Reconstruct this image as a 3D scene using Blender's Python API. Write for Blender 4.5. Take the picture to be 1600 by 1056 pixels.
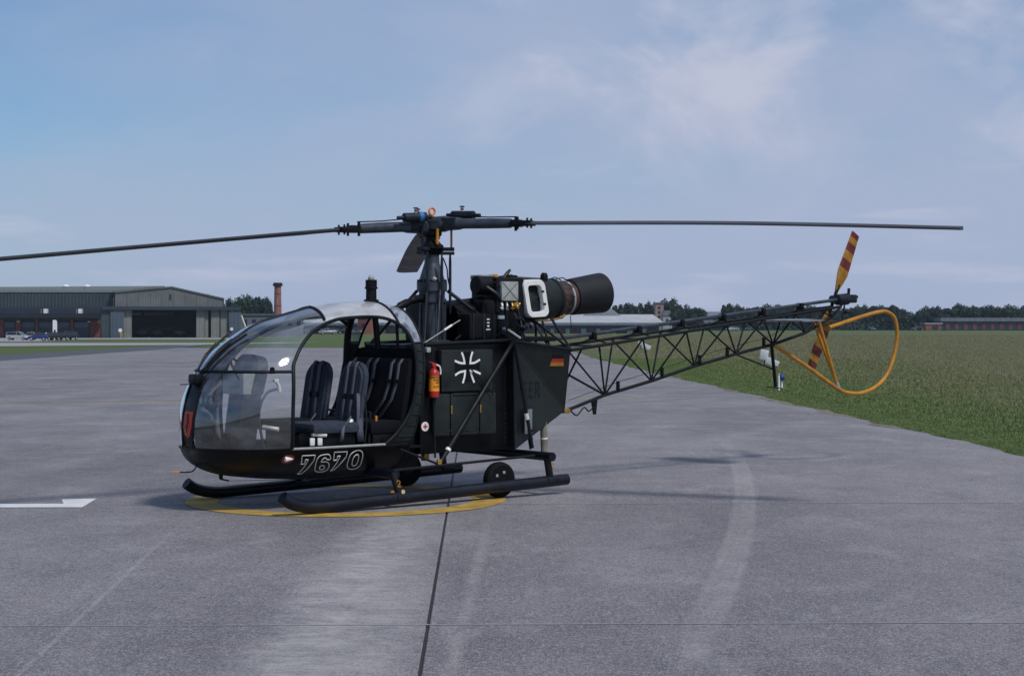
import bpy, bmesh, math, random
import numpy as np
from mathutils import Vector, Matrix
R = math.radians
random.seed(7); rng = np.random.default_rng(7)
for o in list(bpy.data.objects): bpy.data.objects.remove(o)
scene = bpy.context.scene
col = scene.collection

# ------------------------------------------------------------------ camera
EYE = 1.63
cam = bpy.data.objects.new('camera', bpy.data.cameras.new('camera')); col.objects.link(cam)
cam.location = (0, 0, EYE); cam.rotation_euler = (R(90), 0, 0)
cam.data.sensor_width = 36; cam.data.lens = 2650 / 1600 * 36
cam.data.shift_y = -18 / 1600
cam.data.clip_start = .1; cam.data.clip_end = 9000
scene.camera = cam

# ------------------------------------------------------------------ sky, sun, exposure
SUN = Vector((1.2, -1.35, 2.45)).normalized()
elev = math.asin(SUN.z); rot = math.atan2(SUN.x, SUN.y)
world = bpy.data.worlds.new('World'); scene.world = world; world.use_nodes = True
nt = world.node_tree; nt.nodes.clear()
N = nt.nodes.new; L = nt.links.new
sky = N('ShaderNodeTexSky'); sky.sky_type = 'NISHITA'; sky.sun_disc = False
sky.sun_elevation = elev; sky.sun_rotation = rot
sky.air_density = 1.0; sky.dust_density = .5; sky.ozone_density = 3
tc = N('ShaderNodeTexCoord'); sep = N('ShaderNodeSeparateXYZ'); L(tc.outputs['Generated'], sep.inputs[0])
# cloud deck: project the view direction onto a flat layer overhead
# thin high veil that thickens towards the horizon and towards +X, with soft tufts of cloud in it
def wm(op, a, b=None, c=None, clamp=False):
    n = N('ShaderNodeMath'); n.operation = op; n.use_clamp = clamp
    for i, v in enumerate((a, b, c)):
        if v is None: continue
        if isinstance(v, (int, float)): n.inputs[i].default_value = v
        else: L(v, n.inputs[i])
    return n.outputs[0]
def wr(v, a, b, c, d):
    n = N('ShaderNodeMapRange'); n.interpolation_type = 'SMOOTHSTEP'; L(v, n.inputs[0])
    for i, x in zip((1, 2, 3, 4), (a, b, c, d)): n.inputs[i].default_value = x
    return n.outputs[0]
def wnoise(scale, detail, stretch, loc):
    mp = N('ShaderNodeMapping'); mp.inputs['Scale'].default_value = stretch; mp.inputs['Location'].default_value = loc; L(tc.outputs['Generated'], mp.inputs[0])
    n = N('ShaderNodeTexNoise'); n.inputs['Scale'].default_value = scale; n.inputs['Detail'].default_value = detail; n.inputs['Roughness'].default_value = .55; n.inputs['Distortion'].default_value = .4
    L(mp.outputs[0], n.inputs['Vector']); return n.outputs['Fac']
side = wr(sep.outputs['X'], -.34, .12, .17, .68)
low = wr(sep.outputs['Z'], -.02, .17, .62, 0)
veil = wm('ADD', wm('ADD', side, low), wr(wnoise(3.6, 5, (1, 1, 2.6), (1.2, .3, .7)), .36, .66, -.16, .26), clamp=True)
streak = wr(wnoise(5.5, 6, (1, 1, 6.5), (.4, 1.7, 2.3)), .50, .72, 0, .55)
tuft = wr(wnoise(8.0, 9, (1, 1, 1.6), (3.1, 2.6, .62)), .46, .68, 0, .66)
tuft = wm('MULTIPLY', tuft, wr(sep.outputs['X'], -.12, .06, .12, 1))
tuft = wm('MAXIMUM', wm('MULTIPLY', tuft, wr(sep.outputs['Z'], .05, .13, .15, 1)), wm('MULTIPLY', streak, wr(sep.outputs['Z'], .14, .05, 0, 1)))
tint = N('ShaderNodeMixRGB'); tint.blend_type = 'MULTIPLY'; tint.inputs[0].default_value = 1; L(sky.outputs[0], tint.inputs[1]); tint.inputs[2].default_value = (.56, .77, .94, 1)
mixv = N('ShaderNodeMixRGB'); L(veil, mixv.inputs[0]); L(tint.outputs[0], mixv.inputs[1]); mixv.inputs[2].default_value = (3.8, 4.5, 6.2, 1)
mixc = N('ShaderNodeMixRGB'); L(tuft, mixc.inputs[0]); L(mixv.outputs[0], mixc.inputs[1]); mixc.inputs[2].default_value = (5.9, 6.0, 7.1, 1)
bg = N('ShaderNodeBackground'); bg.inputs['Strength'].default_value = .1; L(mixc.outputs[0], bg.inputs['Color'])
out = N('ShaderNodeOutputWorld'); L(bg.outputs[0], out.inputs['Surface'])

sun = bpy.data.objects.new('sun', bpy.data.lights.new('sun', 'SUN')); col.objects.link(sun)
sun.data.energy = 2.5; sun.data.angle = R(8); sun.data.color = (1, .96, .91)
sun.rotation_euler = SUN.to_track_quat('Z', 'Y').to_euler(); sun.location = (0, 0, 40)
vs = scene.view_settings; vs.view_transform = 'Standard'; vs.look = 'None'; vs.exposure = 0; vs.gamma = 1
scene.render.engine = 'CYCLES'
scene.cycles.transparent_max_bounces = 24

# ------------------------------------------------------------------ materials
def new_mat(name):
    m = bpy.data.materials.new(name); m.use_nodes = True
    nt = m.node_tree; b = nt.nodes['Principled BSDF']
    return m, nt, b
def nmath(nt, op, a, b=None, c=None, clamp=False):
    n = nt.nodes.new('ShaderNodeMath'); n.operation = op; n.use_clamp = clamp
    for i, v in enumerate((a, b, c)):
        if v is None: continue
        if isinstance(v, (int, float)): n.inputs[i].default_value = v
        else: nt.links.new(v, n.inputs[i])
    return n.outputs[0]
def nramp(nt, v, p0, p1, c0=0., c1=1.):
    n = nt.nodes.new('ShaderNodeMapRange'); n.interpolation_type = 'SMOOTHSTEP'
    nt.links.new(v, n.inputs[0])
    for i, x in zip((1, 2, 3, 4), (p0, p1, c0, c1)): n.inputs[i].default_value = x
    return n.outputs[0]
def nnoise(nt, vec, scale, detail=4, rough=.55, mapping=None):
    if mapping:
        mp = nt.nodes.new('ShaderNodeMapping'); mp.inputs['Scale'].default_value = mapping; nt.links.new(vec, mp.inputs[0]); vec = mp.outputs[0]
    n = nt.nodes.new('ShaderNodeTexNoise'); n.inputs['Scale'].default_value = scale
    n.inputs['Detail'].default_value = detail; n.inputs['Roughness'].default_value = rough
    nt.links.new(vec, n.inputs['Vector']); return n.outputs['Fac']
def nmix(nt, f, a, b):
    n = nt.nodes.new('ShaderNodeMixRGB')
    if isinstance(f, float): n.inputs[0].default_value = f
    else: nt.links.new(f, n.inputs[0])
    for i, v in ((1, a), (2, b)):
        if isinstance(v, tuple): n.inputs[i].default_value = (*v[:3], 1)
        else: nt.links.new(v, n.inputs[i])
    return n.outputs[0]
def coords(nt, which='Object'):
    n = nt.nodes.new('ShaderNodeTexCoord'); return n.outputs[which]
def worldpos(nt):
    n = nt.nodes.new('ShaderNodeNewGeometry'); return n.outputs['Position']
def bump(nt, b, h, strength=.3, dist=.01):
    n = nt.nodes.new('ShaderNodeBump'); n.inputs['Strength'].default_value = strength; n.inputs['Distance'].default_value = dist
    nt.links.new(h, n.inputs['Height']); nt.links.new(n.outputs[0], b.inputs['Normal'])

MATS = {}
def paint(name, c, rough=.45, metal=0., vary=.25, scale=6., spec=.5, dirt=None):
    """painted surface with slight mottling of colour and gloss"""
    if name in MATS: return MATS[name]
    m, nt, b = new_mat(name); p = worldpos(nt)
    f = nnoise(nt, p, scale, 6, .6)
    c2 = tuple(x * (1 + vary) for x in c); c1 = tuple(x * (1 - vary) for x in c)
    cc = nmix(nt, nramp(nt, f, .3, .7), c1, c2)
    if dirt:
        f2 = nnoise(nt, p, scale * 4, 5, .7)
        cc = nmix(nt, nramp(nt, f2, .58, .75, 0, .6), cc, dirt)
    nt.links.new(cc, b.inputs['Base Color'])
    nt.links.new(nramp(nt, f, .25, .75, max(.05, rough - .1), min(1, rough + .12)), b.inputs['Roughness'])
    b.inputs['Metallic'].default_value = metal; b.inputs['Specular IOR Level'].default_value = spec
    MATS[name] = m; return m
def glassmat(name='canopy_glass', tint=(.93, .955, .97), gl=1.0):
    m, nt, b = new_mat(name); nt.nodes.remove(b)
    tr = nt.nodes.new('ShaderNodeBsdfTransparent'); tr.inputs[0].default_value = (*tint, 1)
    gs = nt.nodes.new('ShaderNodeBsdfGlossy'); gs.inputs['Roughness'].default_value = .05; gs.inputs['Color'].default_value = (gl, gl, gl, 1)
    fr = nt.nodes.new('ShaderNodeFresnel'); fr.inputs['IOR'].default_value = 1.55
    p = worldpos(nt); f = nnoise(nt, p, 2.2, 5, .6, (1, 1, 2.5))
    haze = nt.nodes.new('ShaderNodeBsdfDiffuse'); haze.inputs[0].default_value = (.5, .52, .55, 1)
    mh = nt.nodes.new('ShaderNodeMixShader'); nt.links.new(nramp(nt, f, .42, .75, .02, .17), mh.inputs[0]); nt.links.new(tr.outputs[0], mh.inputs[1]); nt.links.new(haze.outputs[0], mh.inputs[2])
    mx = nt.nodes.new('ShaderNodeMixShader')
    nt.links.new(nmath(nt, 'MULTIPLY', fr.outputs[0], 2.5, clamp=True), mx.inputs[0])
    nt.links.new(mh.outputs[0], mx.inputs[1]); nt.links.new(gs.outputs[0], mx.inputs[2])
    nt.links.new(mx.outputs[0], nt.nodes['Material Output'].inputs[0]); return m
GLASS = glassmat()
BLACK = paint('black_paint', (.0025, .0028, .004), .38, vary=.3, spec=.25, scale=9, dirt=(.009, .0095, .01))
OLIVE = paint('dark_olive_paint', (.0145, .02, .0195), .5, vary=.3, spec=.24, dirt=(.03, .032, .03))
GREEN = paint('frame_green_paint', (.007, .0105, .0125), .5, vary=.25, spec=.2)
SKID = paint('skid_blue_black', (.004, .006, .012), .36, vary=.3, spec=.35, dirt=(.012, .013, .016))
GREY = paint('grey_metal', (.05, .062, .08), .42, .3, .3, 9, .35, dirt=(.02, .022, .025))
DGREY = paint('dark_grey_metal', (.014, .018, .026), .45, .2, .35, 9, .3)
SOOT = paint('black_machinery', (.0035, .004, .0055), .5, vary=.4, scale=14, spec=.22)
SILVER = paint('pale_roof_paint', (.56, .57, .58), .2, .35, .18, 4, .6, dirt=(.3, .31, .33))
LIGHTGREY = paint('light_grey_panel', (.33, .35, .34), .5, 0, .12, 20)
WHITE = paint('white_paint', (.8, .8, .78), .45, 0, .06, 8, dirt=(.5, .5, .48))
YELLOW = paint('yellow_paint', (.44, .20, .02), .5, 0, .22, 7, .3, dirt=(.2, .1, .02))
ORANGE = paint('orange_paint', (.7, .22, .02), .45, 0, .12, 10)
RED = paint('red_paint', (.42, .022, .015), .4, 0, .15, 10)
DKRED = paint('dark_red_paint', (.2, .022, .018), .45, 0, .2, 10)
BRASS = paint('brass_fitting', (.42, .25, .06), .4, .6, .2, 30)
COPPER = paint('heat_stained_copper', (.085, .05, .042), .45, .5, .45, 9, dirt=(.03, .028, .032))
CAN = paint('exhaust_black', (.012, .014, .017), .6, .1, .25, 10, .3)
RUBBER = paint('tyre_rubber', (.006, .006, .007), .8, 0, .3, 20, .15)
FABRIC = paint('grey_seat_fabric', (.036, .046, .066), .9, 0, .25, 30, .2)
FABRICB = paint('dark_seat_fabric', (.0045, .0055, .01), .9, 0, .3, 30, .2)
STRAP = paint('webbing_grey', (.10, .105, .135), .85, 0, .15, 40, .2)
BLADE = paint('rotor_blade_grey', (.03, .036, .042), .5, 0, .25, 3, .3)
BLUE = paint('blue_band', (.015, .13, .36), .5)
PLASTIC = paint('ivory_grip', (.7, .68, .58), .45)
BRICKM = paint('red_brick_far', (.23, .075, .055), .85, 0, .25, 2)

# ------------------------------------------------------------------ mesh helpers
def mesh_obj(name, V, F, mat, parent=None, smooth=False, auto=None):
    me = bpy.data.meshes.new(name); me.from_pydata([tuple(v) for v in V], [], [tuple(f) for f in F]); me.update()
    if mat: me.materials.append(mat)
    if smooth:
        me.shade_smooth() if hasattr(me, 'shade_smooth') else None
        if auto is not None:
            try: me.set_sharp_from_angle(angle=R(auto))
            except Exception: pass
    o = bpy.data.objects.new(name, me); col.objects.link(o)
    if parent: o.parent = parent
    return o
def tag(o, label=None, cat=None, group=None, kind=None):
    if label: o['label'] = label
    if cat: o['category'] = cat
    if group: o['group'] = group
    if kind: o['kind'] = kind
    return o
def empty(name, loc=(0, 0, 0), rz=0):
    e = bpy.data.objects.new(name, None); col.objects.link(e); e.location = loc; e.rotation_euler.z = rz; e.empty_display_size = .2
    return e
class MB:
    """collects shapes into one mesh"""
    def __init__(s): s.V = []; s.F = []
    def add(s, V, F):
        n = len(s.V); s.V += [Vector(v) for v in V]; s.F += [tuple(i + n for i in f) for f in F]; return s
    def box(s, c, d, rot=None, bev=0):
        bm = bmesh.new(); bmesh.ops.create_cube(bm, size=1)
        bmesh.ops.scale(bm, vec=d, verts=bm.verts)
        if bev: bmesh.ops.bevel(bm, geom=bm.edges[:], offset=bev, segments=2, affect='EDGES', profile=.6)
        M = (rot.to_4x4() if rot else Matrix()); 
        V = [Vector(c) + (M @ v.co) for v in bm.verts]; bm.verts.index_update()
        F = [[v.index for v in f.verts] for f in bm.faces]; bm.free(); return s.add(V, F)
    def tube(s, pts, r, n=10, cap=True, closed=False):
        pts = [Vector(p) for p in pts]; m = len(pts); rr = r if isinstance(r, (list, tuple)) else [r] * m
        V = []; F = []; up = None
        for i, p in enumerate(pts):
            if closed: t = pts[(i + 1) % m] - pts[i - 1]
            else: t = pts[min(i + 1, m - 1)] - pts[max(i - 1, 0)]
            t.normalize()
            if up is None: up = t.orthogonal().normalized()
            else:
                up = up - t * up.dot(t)
                up = up.normalized() if up.length > 1e-6 else t.orthogonal().normalized()
            b = t.cross(up)
            for k in range(n):
                a = 2 * math.pi * k / n; V.append(p + (up * math.cos(a) + b * math.sin(a)) * rr[i])
        for i in range(m if closed else m - 1):
            j = (i + 1) % m
            for k in range(n):
                F.append((i * n + k, i * n + (k + 1) % n, j * n + (k + 1) % n, j * n + k))
        if cap and not closed: F.append(tuple(range(n - 1, -1, -1))); F.append(tuple((m - 1) * n + k for k in range(n)))
        return s.add(V, F)
    def lathe(s, prof, o, axis, n=28, cap=True):
        """prof: (distance along axis, radius)"""
        ax = Vector(axis).normalized(); u = ax.orthogonal().normalized(); b = ax.cross(u); o = Vector(o); V = []; F = []
        for (t, r) in prof:
            for k in range(n):
                a = 2 * math.pi * k / n; V.append(o + ax * t + (u * math.cos(a) + b * math.sin(a)) * max(r, 1e-4))
        for i in range(len(prof) - 1):
            for k in range(n): F.append((i * n + k, i * n + (k + 1) % n, (i + 1) * n + (k + 1) % n, (i + 1) * n + k))
        if cap: F.append(tuple(range(n - 1, -1, -1))); F.append(tuple((len(prof) - 1) * n + k for k in range(n)))
        return s.add(V, F)
    def prism(s, poly, vec):
        """extrude a planar polygon of 3-D points along vec"""
        vec = Vector(vec); P = [Vector(p) for p in poly]; n = len(P)
        V = P + [p + vec for p in P]; F = [tuple(range(n - 1, -1, -1)), tuple(range(n, 2 * n))]
        F += [(i, (i + 1) % n, n + (i + 1) % n, n + i) for i in range(n)]
        return s.add(V, F)
    def build(s, name, mat, parent=None, smooth=True, auto=35):
        o = mesh_obj(name, s.V, s.F, mat, None, False)
        bm = bmesh.new(); bm.from_mesh(o.data); bmesh.ops.recalc_face_normals(bm, faces=bm.faces); bm.to_mesh(o.data); bm.free()
        if smooth:
            o.data.shade_smooth(); o.data.set_sharp_from_angle(angle=R(auto))
        if parent: o.parent = parent
        return o
def spline(pts, n=8, closed=False):
    P = [Vector(p) for p in pts]; m = len(P); out = []
    for i in range(m if closed else m - 1):
        p0 = P[(i - 1) % m] if closed or i > 0 else P[0]; p1 = P[i]; p2 = P[(i + 1) % m]
        p3 = P[(i + 2) % m] if closed or i + 2 < m else P[-1]
        for k in range(n):
            t = k / n
            out.append(.5 * ((2 * p1) + (p2 - p0) * t + (2 * p0 - 5 * p1 + 4 * p2 - p3) * t * t + (3 * p1 - p0 - 3 * p2 + p3) * t ** 3))
    if not closed: out.append(P[-1])
    return out
def copy_tree(o, parent=None):
    c = o.copy(); col.objects.link(c); c.parent = parent
    for ch in list(o.children): copy_tree(ch, c)
    return c

# ------------------------------------------------------------------ terrain
def sstep(x, a, b):
    t = np.clip((x - a) / (b - a), 0, 1); return t * t * (3 - 2 * t)
def gz(X, Y):
    X = np.asarray(X, float); Y = np.asarray(Y, float); q = X / np.maximum(Y, 1.)
    ml = 1 - sstep(q, -.17, -.09); mc = 1 - sstep(q, .06, .16)
    zl = -1.35 * sstep(Y, 140, 350); zc_ = -.45 * sstep(Y, 200, 450)
    return ml * zl + (1 - ml) * mc * zc_
def draped(name, xs, ys, off, mat, mask=None):
    V = []; idx = {}; F = []
    for j, y in enumerate(ys):
        for i, x in enumerate(xs):
            V.append((x, y, float(gz(x, y)) + off))
    n = len(xs)
    for j in range(len(ys) - 1):
        for i in range(n - 1):
            if mask and not mask((xs[i] + xs[i + 1]) / 2, (ys[j] + ys[j + 1]) / 2): continue
            F.append((j * n + i, j * n + i + 1, (j + 1) * n + i + 1, (j + 1) * n + i))
    return mesh_obj(name, V, F, mat, None, True)

def grassmat(name, base=True):
    m, nt, b = new_mat(name); p = worldpos(nt)
    big = nnoise(nt, p, .035, 4, .6, (1, .35, 1)); mid = nnoise(nt, p, .6, 5, .65); fine = nnoise(nt, p, 9, 5, .7)
    green = nmix(nt, nramp(nt, mid, .3, .7), (.07, .11, .034), (.105, .148, .048))
    dry = nmix(nt, nramp(nt, fine, .3, .7), (.11, .112, .056), (.16, .148, .08))
    sp = nt.nodes.new('ShaderNodeSeparateXYZ'); nt.links.new(p, sp.inputs[0])
    # the mown verge next to the pavement is green, the uncut meadow beyond is in seed
    edge = nmath(nt, 'MULTIPLY_ADD', sp.outputs[1], .055, sp.outputs[0])
    far = nramp(nt, nmath(nt, 'ADD', edge, nmath(nt, 'MULTIPLY', big, 9)), 11, 20)
    right = nramp(nt, sp.outputs[0], -4, 4)
    band = nramp(nt, sp.outputs[1], 300, 480, 1, .15)
    f = nmath(nt, 'MULTIPLY', nmath(nt, 'MULTIPLY', far, right), band)
    f = nmath(nt, 'MULTIPLY', f, nramp(nt, big, .25, .6, .55, 1.))
    c = nmix(nt, f, green, dry)
    c = nmix(nt, nramp(nt, fine, .35, .65, 0, .35), c, (.06, .075, .032))
    nt.links.new(c, b.inputs['Base Color']); b.inputs['Roughness'].default_value = .9; b.inputs['Specular IOR Level'].default_value = .15
    bump(nt, b, nmath(nt, 'ADD', mid, fine), .8, .05)
    return m
GRASS = grassmat('meadow_grass')
xs = sorted(set(list(np.linspace(-4000, -700, 8)) + list(np.linspace(-600, 600, 121)) + list(np.linspace(700, 4000, 8))))
ys = sorted(set(list(np.linspace(-400, 0, 6)) + list(np.linspace(5, 700, 140)) + list(np.linspace(750, 6000, 12))))
tag(draped('ground', xs, ys, -.03, GRASS), kind='structure')

# concrete apron: dark joint bed with separate slabs on it
def concretemat():
    m, nt, b = new_mat('worn_concrete'); p = worldpos(nt)
    sp = nt.nodes.new('ShaderNodeSeparateXYZ'); nt.links.new(p, sp.inputs[0]); X, Y = sp.outputs[0], sp.outputs[1]
    oi = nt.nodes.new('ShaderNodeObjectInfo')
    big = nnoise(nt, p, .34, 7, .68, (1.1, .7, 1)); streak = nnoise(nt, p, 1.5, 8, .72, (1.1, .5, 1)); mid = nnoise(nt, p, 2.6, 6, .7)
    fine = nnoise(nt, p, 60, 4, .75); grit = nnoise(nt, p, 190, 2, .8)
    c = nmix(nt, nramp(nt, big, .32, .68), (.11, .104, .112), (.2, .189, .195))
    worn = nnoise(nt, p, .85, 9, .74, (1.15, .6, 1)); blot = nnoise(nt, p, 1.9, 7, .7); m2 = nnoise(nt, p, 11, 8, .8, (1.2, .55, 1)); m3 = nnoise(nt, p, 34, 6, .8, (1.2, .6, 1))
    c = nmix(nt, nramp(nt, worn, .50, .66, 0, .7), c, (.262, .25, .256))
    c = nmix(nt, nramp(nt, worn, .36, .47, .55, 0), c, (.085, .083, .094))
    c = nmix(nt, nramp(nt, streak, .55, .72, 0, .45), c, (.29, .278, .28))
    c = nmix(nt, nramp(nt, blot, .64, .71, 0, .6), c, (.07, .068, .075))
    c = nmix(nt, nramp(nt, m2, .52, .64, 0, .5), c, (.28, .268, .272)); c = nmix(nt, nramp(nt, m2, .38, .48, .5, 0), c, (.075, .074, .084))
    c = nmix(nt, nramp(nt, m3, .38, .48, .7, 0), c, (.05, .048, .054)); c = nmix(nt, nramp(nt, m3, .53, .62, 0, .7), c, (.34, .325, .325))
    m4 = nnoise(nt, p, 85, 4, .8, (1.2, .5, 1)); c = nmix(nt, nramp(nt, m4, .40, .5, .6, 0), c, (.055, .052, .057)); c = nmix(nt, nramp(nt, m4, .52, .62, 0, .6), c, (.36, .345, .342))
    c = nmix(nt, nramp(nt, grit, .58, .75, 0, .3), c, (.33, .32, .32))
    tone = nmath(nt, 'MULTIPLY_ADD', oi.outputs['Random'], .2, 1.08)
    gr = nramp(nt, nnoise(nt, p, 7, 8, .85, (.7, 1.4, 1)), .40, .58, .4, 1.)
    # scuffs rubbed pale by tyres: distance from gently bending tracks
    def track(x0, k1, k2, ymid, w, amt, lo, hi, c):
        t = nmath(nt, 'SUBTRACT', Y, ymid)
        xc = nmath(nt, 'ADD', nmath(nt, 'MULTIPLY_ADD', t, k1, x0), nmath(nt, 'MULTIPLY', nmath(nt, 'MULTIPLY', t, t), k2))
        wob = nmath(nt, 'MULTIPLY', nmath(nt, 'SUBTRACT', mid, .5), w * .9)
        d = nmath(nt, 'ABSOLUTE', nmath(nt, 'SUBTRACT', nmath(nt, 'ADD', X, wob), xc))
        f = nramp(nt, d, w * .1, w * 1.25, amt, 0)
        f = nmath(nt, 'MULTIPLY', f, nmath(nt, 'MULTIPLY', nramp(nt, Y, lo, lo + 2.5), nramp(nt, Y, hi - 5, hi, 1, 0)))
        f = nmath(nt, 'MULTIPLY', f, nmath(nt, 'MULTIPLY', nramp(nt, mid, .30, .6, .35, 1.), gr))
        return nmix(nt, f, c, (.36, .345, .34))
    c = track(2.29, .133, -.0047, 16.6, .10, .36, 7, 26, c)
    c = track(2.20, .135, -.0047, 16.6, .04, .3, 8, 24, c)
    c = track(2.36, .133, -.0047, 16.6, .035, .25, 8, 24, c)
    c = track(1.0, -.16, .012, 8.2, .10, .5, 5.5, 11, c)
    c = track(-1.0, .012, .002, 10, .42, .85, 4, 17, c)
    c = track(-.62, .012, .002, 10, .2, .5, 4, 14, c)
    c = track(-.26, .015, 0, 10, .05, .35, 4, 17, c)
    c = track(-2.6, -.07, 0, 12, .022, .4, 5, 16, c)
    mul = nt.nodes.new('ShaderNodeMixRGB'); mul.blend_type = 'MULTIPLY'; mul.inputs[0].default_value = 1
    cx = nt.nodes.new('ShaderNodeCombineXYZ')
    for i in range(3): nt.links.new(tone, cx.inputs[i])
    nt.links.new(c, mul.inputs[1]); nt.links.new(cx.outputs[0], mul.inputs[2])
    nt.links.new(mul.outputs[0], b.inputs['Base Color'])
    nt.links.new(nramp(nt, mid, .3, .7, .62, .85), b.inputs['Roughness']); b.inputs['Specular IOR Level'].default_value = .35
    bump(nt, b, nmath(nt, 'ADD', fine, nmath(nt, 'MULTIPLY', mid, .6)), .35, .006)
    return m
CONC = concretemat()
def asphaltmat(name, c0, c1):
    m, nt, b = new_mat(name); p = worldpos(nt)
    a = nnoise(nt, p, .5, 5, .6); f = nnoise(nt, p, 40, 4, .7)
    c = nmix(nt, nramp(nt, a, .3, .7), c0, c1); c = nmix(nt, nramp(nt, f, .4, .7, 0, .4), c, tuple(x * 1.6 for x in c1))
    nt.links.new(c, b.inputs['Base Color']); b.inputs['Roughness'].default_value = .85; bump(nt, b, f, .3, .005); return m
BED = asphaltmat('joint_bitumen', (.018, .018, .02), (.03, .03, .032))
TARMAC = asphaltmat('dark_tarmac', (.05, .055, .066), (.075, .08, .092))
ROADM = asphaltmat('pale_road', (.24, .23, .23), (.31, .3, .3))
AROT = R(1.15)
def arot(u, v): return (u * math.cos(AROT) - v * math.sin(AROT) , u * math.sin(AROT) + v * math.cos(AROT))
SW, SL = 5.6, 6.31
U0, V0 = -.275, 9.29       # a joint crossing in the rotated frame
bed = MB()
c4 = [arot(U0 - 4 * SW, V0 - 3 * SL), arot(U0 + 2 * SW, V0 - 3 * SL), arot(U0 + 2 * SW, V0 + 19.4 * SL), arot(U0 - 4 * SW, V0 + 19.4 * SL)]
bed.add([(x, y, -.014) for x, y in c4], [(0, 1, 2, 3)])
apron = tag(bed.build('apron_pavement', BED, None, False), kind='structure')
def slab_mesh(w):
    bm = bmesh.new(); bmesh.ops.create_cube(bm, size=1); bmesh.ops.scale(bm, vec=(w - .018, SL - .016, .05), verts=bm.verts)
    top = [e for e in bm.edges if all(v.co.z > 0 for v in e.verts)]
    bmesh.ops.bevel(bm, geom=top, offset=.006, segments=1, affect='EDGES')
    me = bpy.data.meshes.new('slab'); bm.to_mesh(me); bm.free(); me.materials.append(CONC); return me
SLAB = slab_mesh(SW); WIDESLAB = slab_mesh(2 * SW)
FILL = asphaltmat('pale_joint_filler', (.21, .2, .203), (.28, .268, .27))
for j in range(-3, 19):
    if j > -2:
        P4 = [arot(u, V0 + j * SL + v) for u, v in ((U0 - 4 * SW, -.012), (U0 + 2 * SW, -.012), (U0 + 2 * SW, .012), (U0 - 4 * SW, .012))]
        mesh_obj('joint_filler', [(x, y, .0012) for x, y in P4], [(0, 1, 2, 3)], FILL, apron)
    for i in range(-4, 1):
        if j < -1 and i < -2: continue
        o = bpy.data.objects.new('slab', WIDESLAB if i == 0 else SLAB); col.objects.link(o); o.parent = apron
        x, y = arot(U0 + (i + (1 if i == 0 else .5)) * SW, V0 + (j + .5) * SL); o.location = (x, y, -.025 + random.uniform(-.0012, .0012)); o.rotation_euler.z = AROT
def edge_x(y):   # pavement edge on the meadow side
    return float(np.interp(y, [-30, 10, 22.7, 32, 40, 47, 56, 86, 131, 160], [7.4, 6.9, 6.43, 6.04, 5.75, 5.5, 5.07, 4.2, 4.0, 4.0]))
def rag(y): return .05 * math.sin(y * .83) + .04 * math.sin(y * 1.9 + 1) + .03 * math.sin(y * 3.7) + .012 * math.sin(y * 7.1)
# grass verge that creeps over the slabs
V = []; F = []
yy = list(np.arange(-10, 70, .25)) + list(np.arange(70, 128, 1.0))
for k, y in enumerate(yy):
    e = edge_x(y) + rag(y) * (1 if y < 70 else 1.5)
    V += [(e, y, .001), (e + .25, y, .012), (13.5, y, .012)]
    if k: b0 = 3 * (k - 1); F += [(b0, b0 + 1, b0 + 4, b0 + 3), (b0 + 1, b0 + 2, b0 + 5, b0 + 4)]
tag(mesh_obj('grass_verge', V, F, GRASS, None, True), 'green verge of turf creeping over the pavement edge', 'grass', kind='stuff')
DIRT = asphaltmat('sandy_dirt', (.13, .115, .09), (.2, .175, .135))
mb = MB()
for (y0, y1) in ((30.2, 33.6), (34.5, 39.5), (42, 44), (52, 58), (27, 28.5)):
    P = []; n = 14
    for k in range(n + 1):
        y = y0 + (y1 - y0) * k / n; P.append((edge_x(y) + rag(y) - .32 * math.sin(math.pi * k / n) * (.6 + .4 * math.sin(k * 2.1)), y, .0045))
    for k in range(n, -1, -1):
        y = y0 + (y1 - y0) * k / n; P.append((edge_x(y) + rag(y) + .06, y, .0045))
    mb.add(P, [tuple(range(len(P)))])
tag(mb.build('sandy_dirt', DIRT, None, False), 'pale sandy dirt washed out along the grass edge', 'dirt', kind='stuff')

# far end of the apron, tarmac strip, road and the yard before the hangar
def sheet(name, pts, off, mat, nx=24, ny=24):
    """quad a,b,c,d tessellated and draped on the terrain"""
    a, b, c, d = [np.array(p, float) for p in pts]; V = []; F = []
    for j in range(ny + 1):
        for i in range(nx + 1):
            u, v = i / nx, j / ny; q = (a * (1 - u) + b * u) * (1 - v) + (d * (1 - u) + c * u) * v
            V.append((q[0], q[1], float(gz(q[0], q[1])) + off))
    for j in range(ny):
        for i in range(nx): k = j * (nx + 1) + i; F.append((k, k + 1, k + nx + 2, k + nx + 1))
    return tag(mesh_obj(name, V, F, mat, None, True), kind='structure')
sheet('tarmac_strip', [(-30.3, -20), (-22.6, -20), (-25.2, 132), (-28.6, 165)], .004, TARMAC, 6, 40)
sheet('service_road', [(-75, 128), (-41.5, 139), (-34, 185), (-66, 185)], .004, ROADM, 30, 30)
sheet('access_road', [(-41.5, 139), (-28.6, 150), (-20, 178), (-34.2, 185)], .006, ROADM, 20, 20)
sheet('hangar_yard', [(-150, 392), (-66, 392), (-62, 436), (-150, 436)], .02, ROADM, 30, 20)
sheet('parking_pavement', [(-135, 325), (-93, 325), (-99, 391), (-140, 391)], .02, ROADM, 20, 20)

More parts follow.
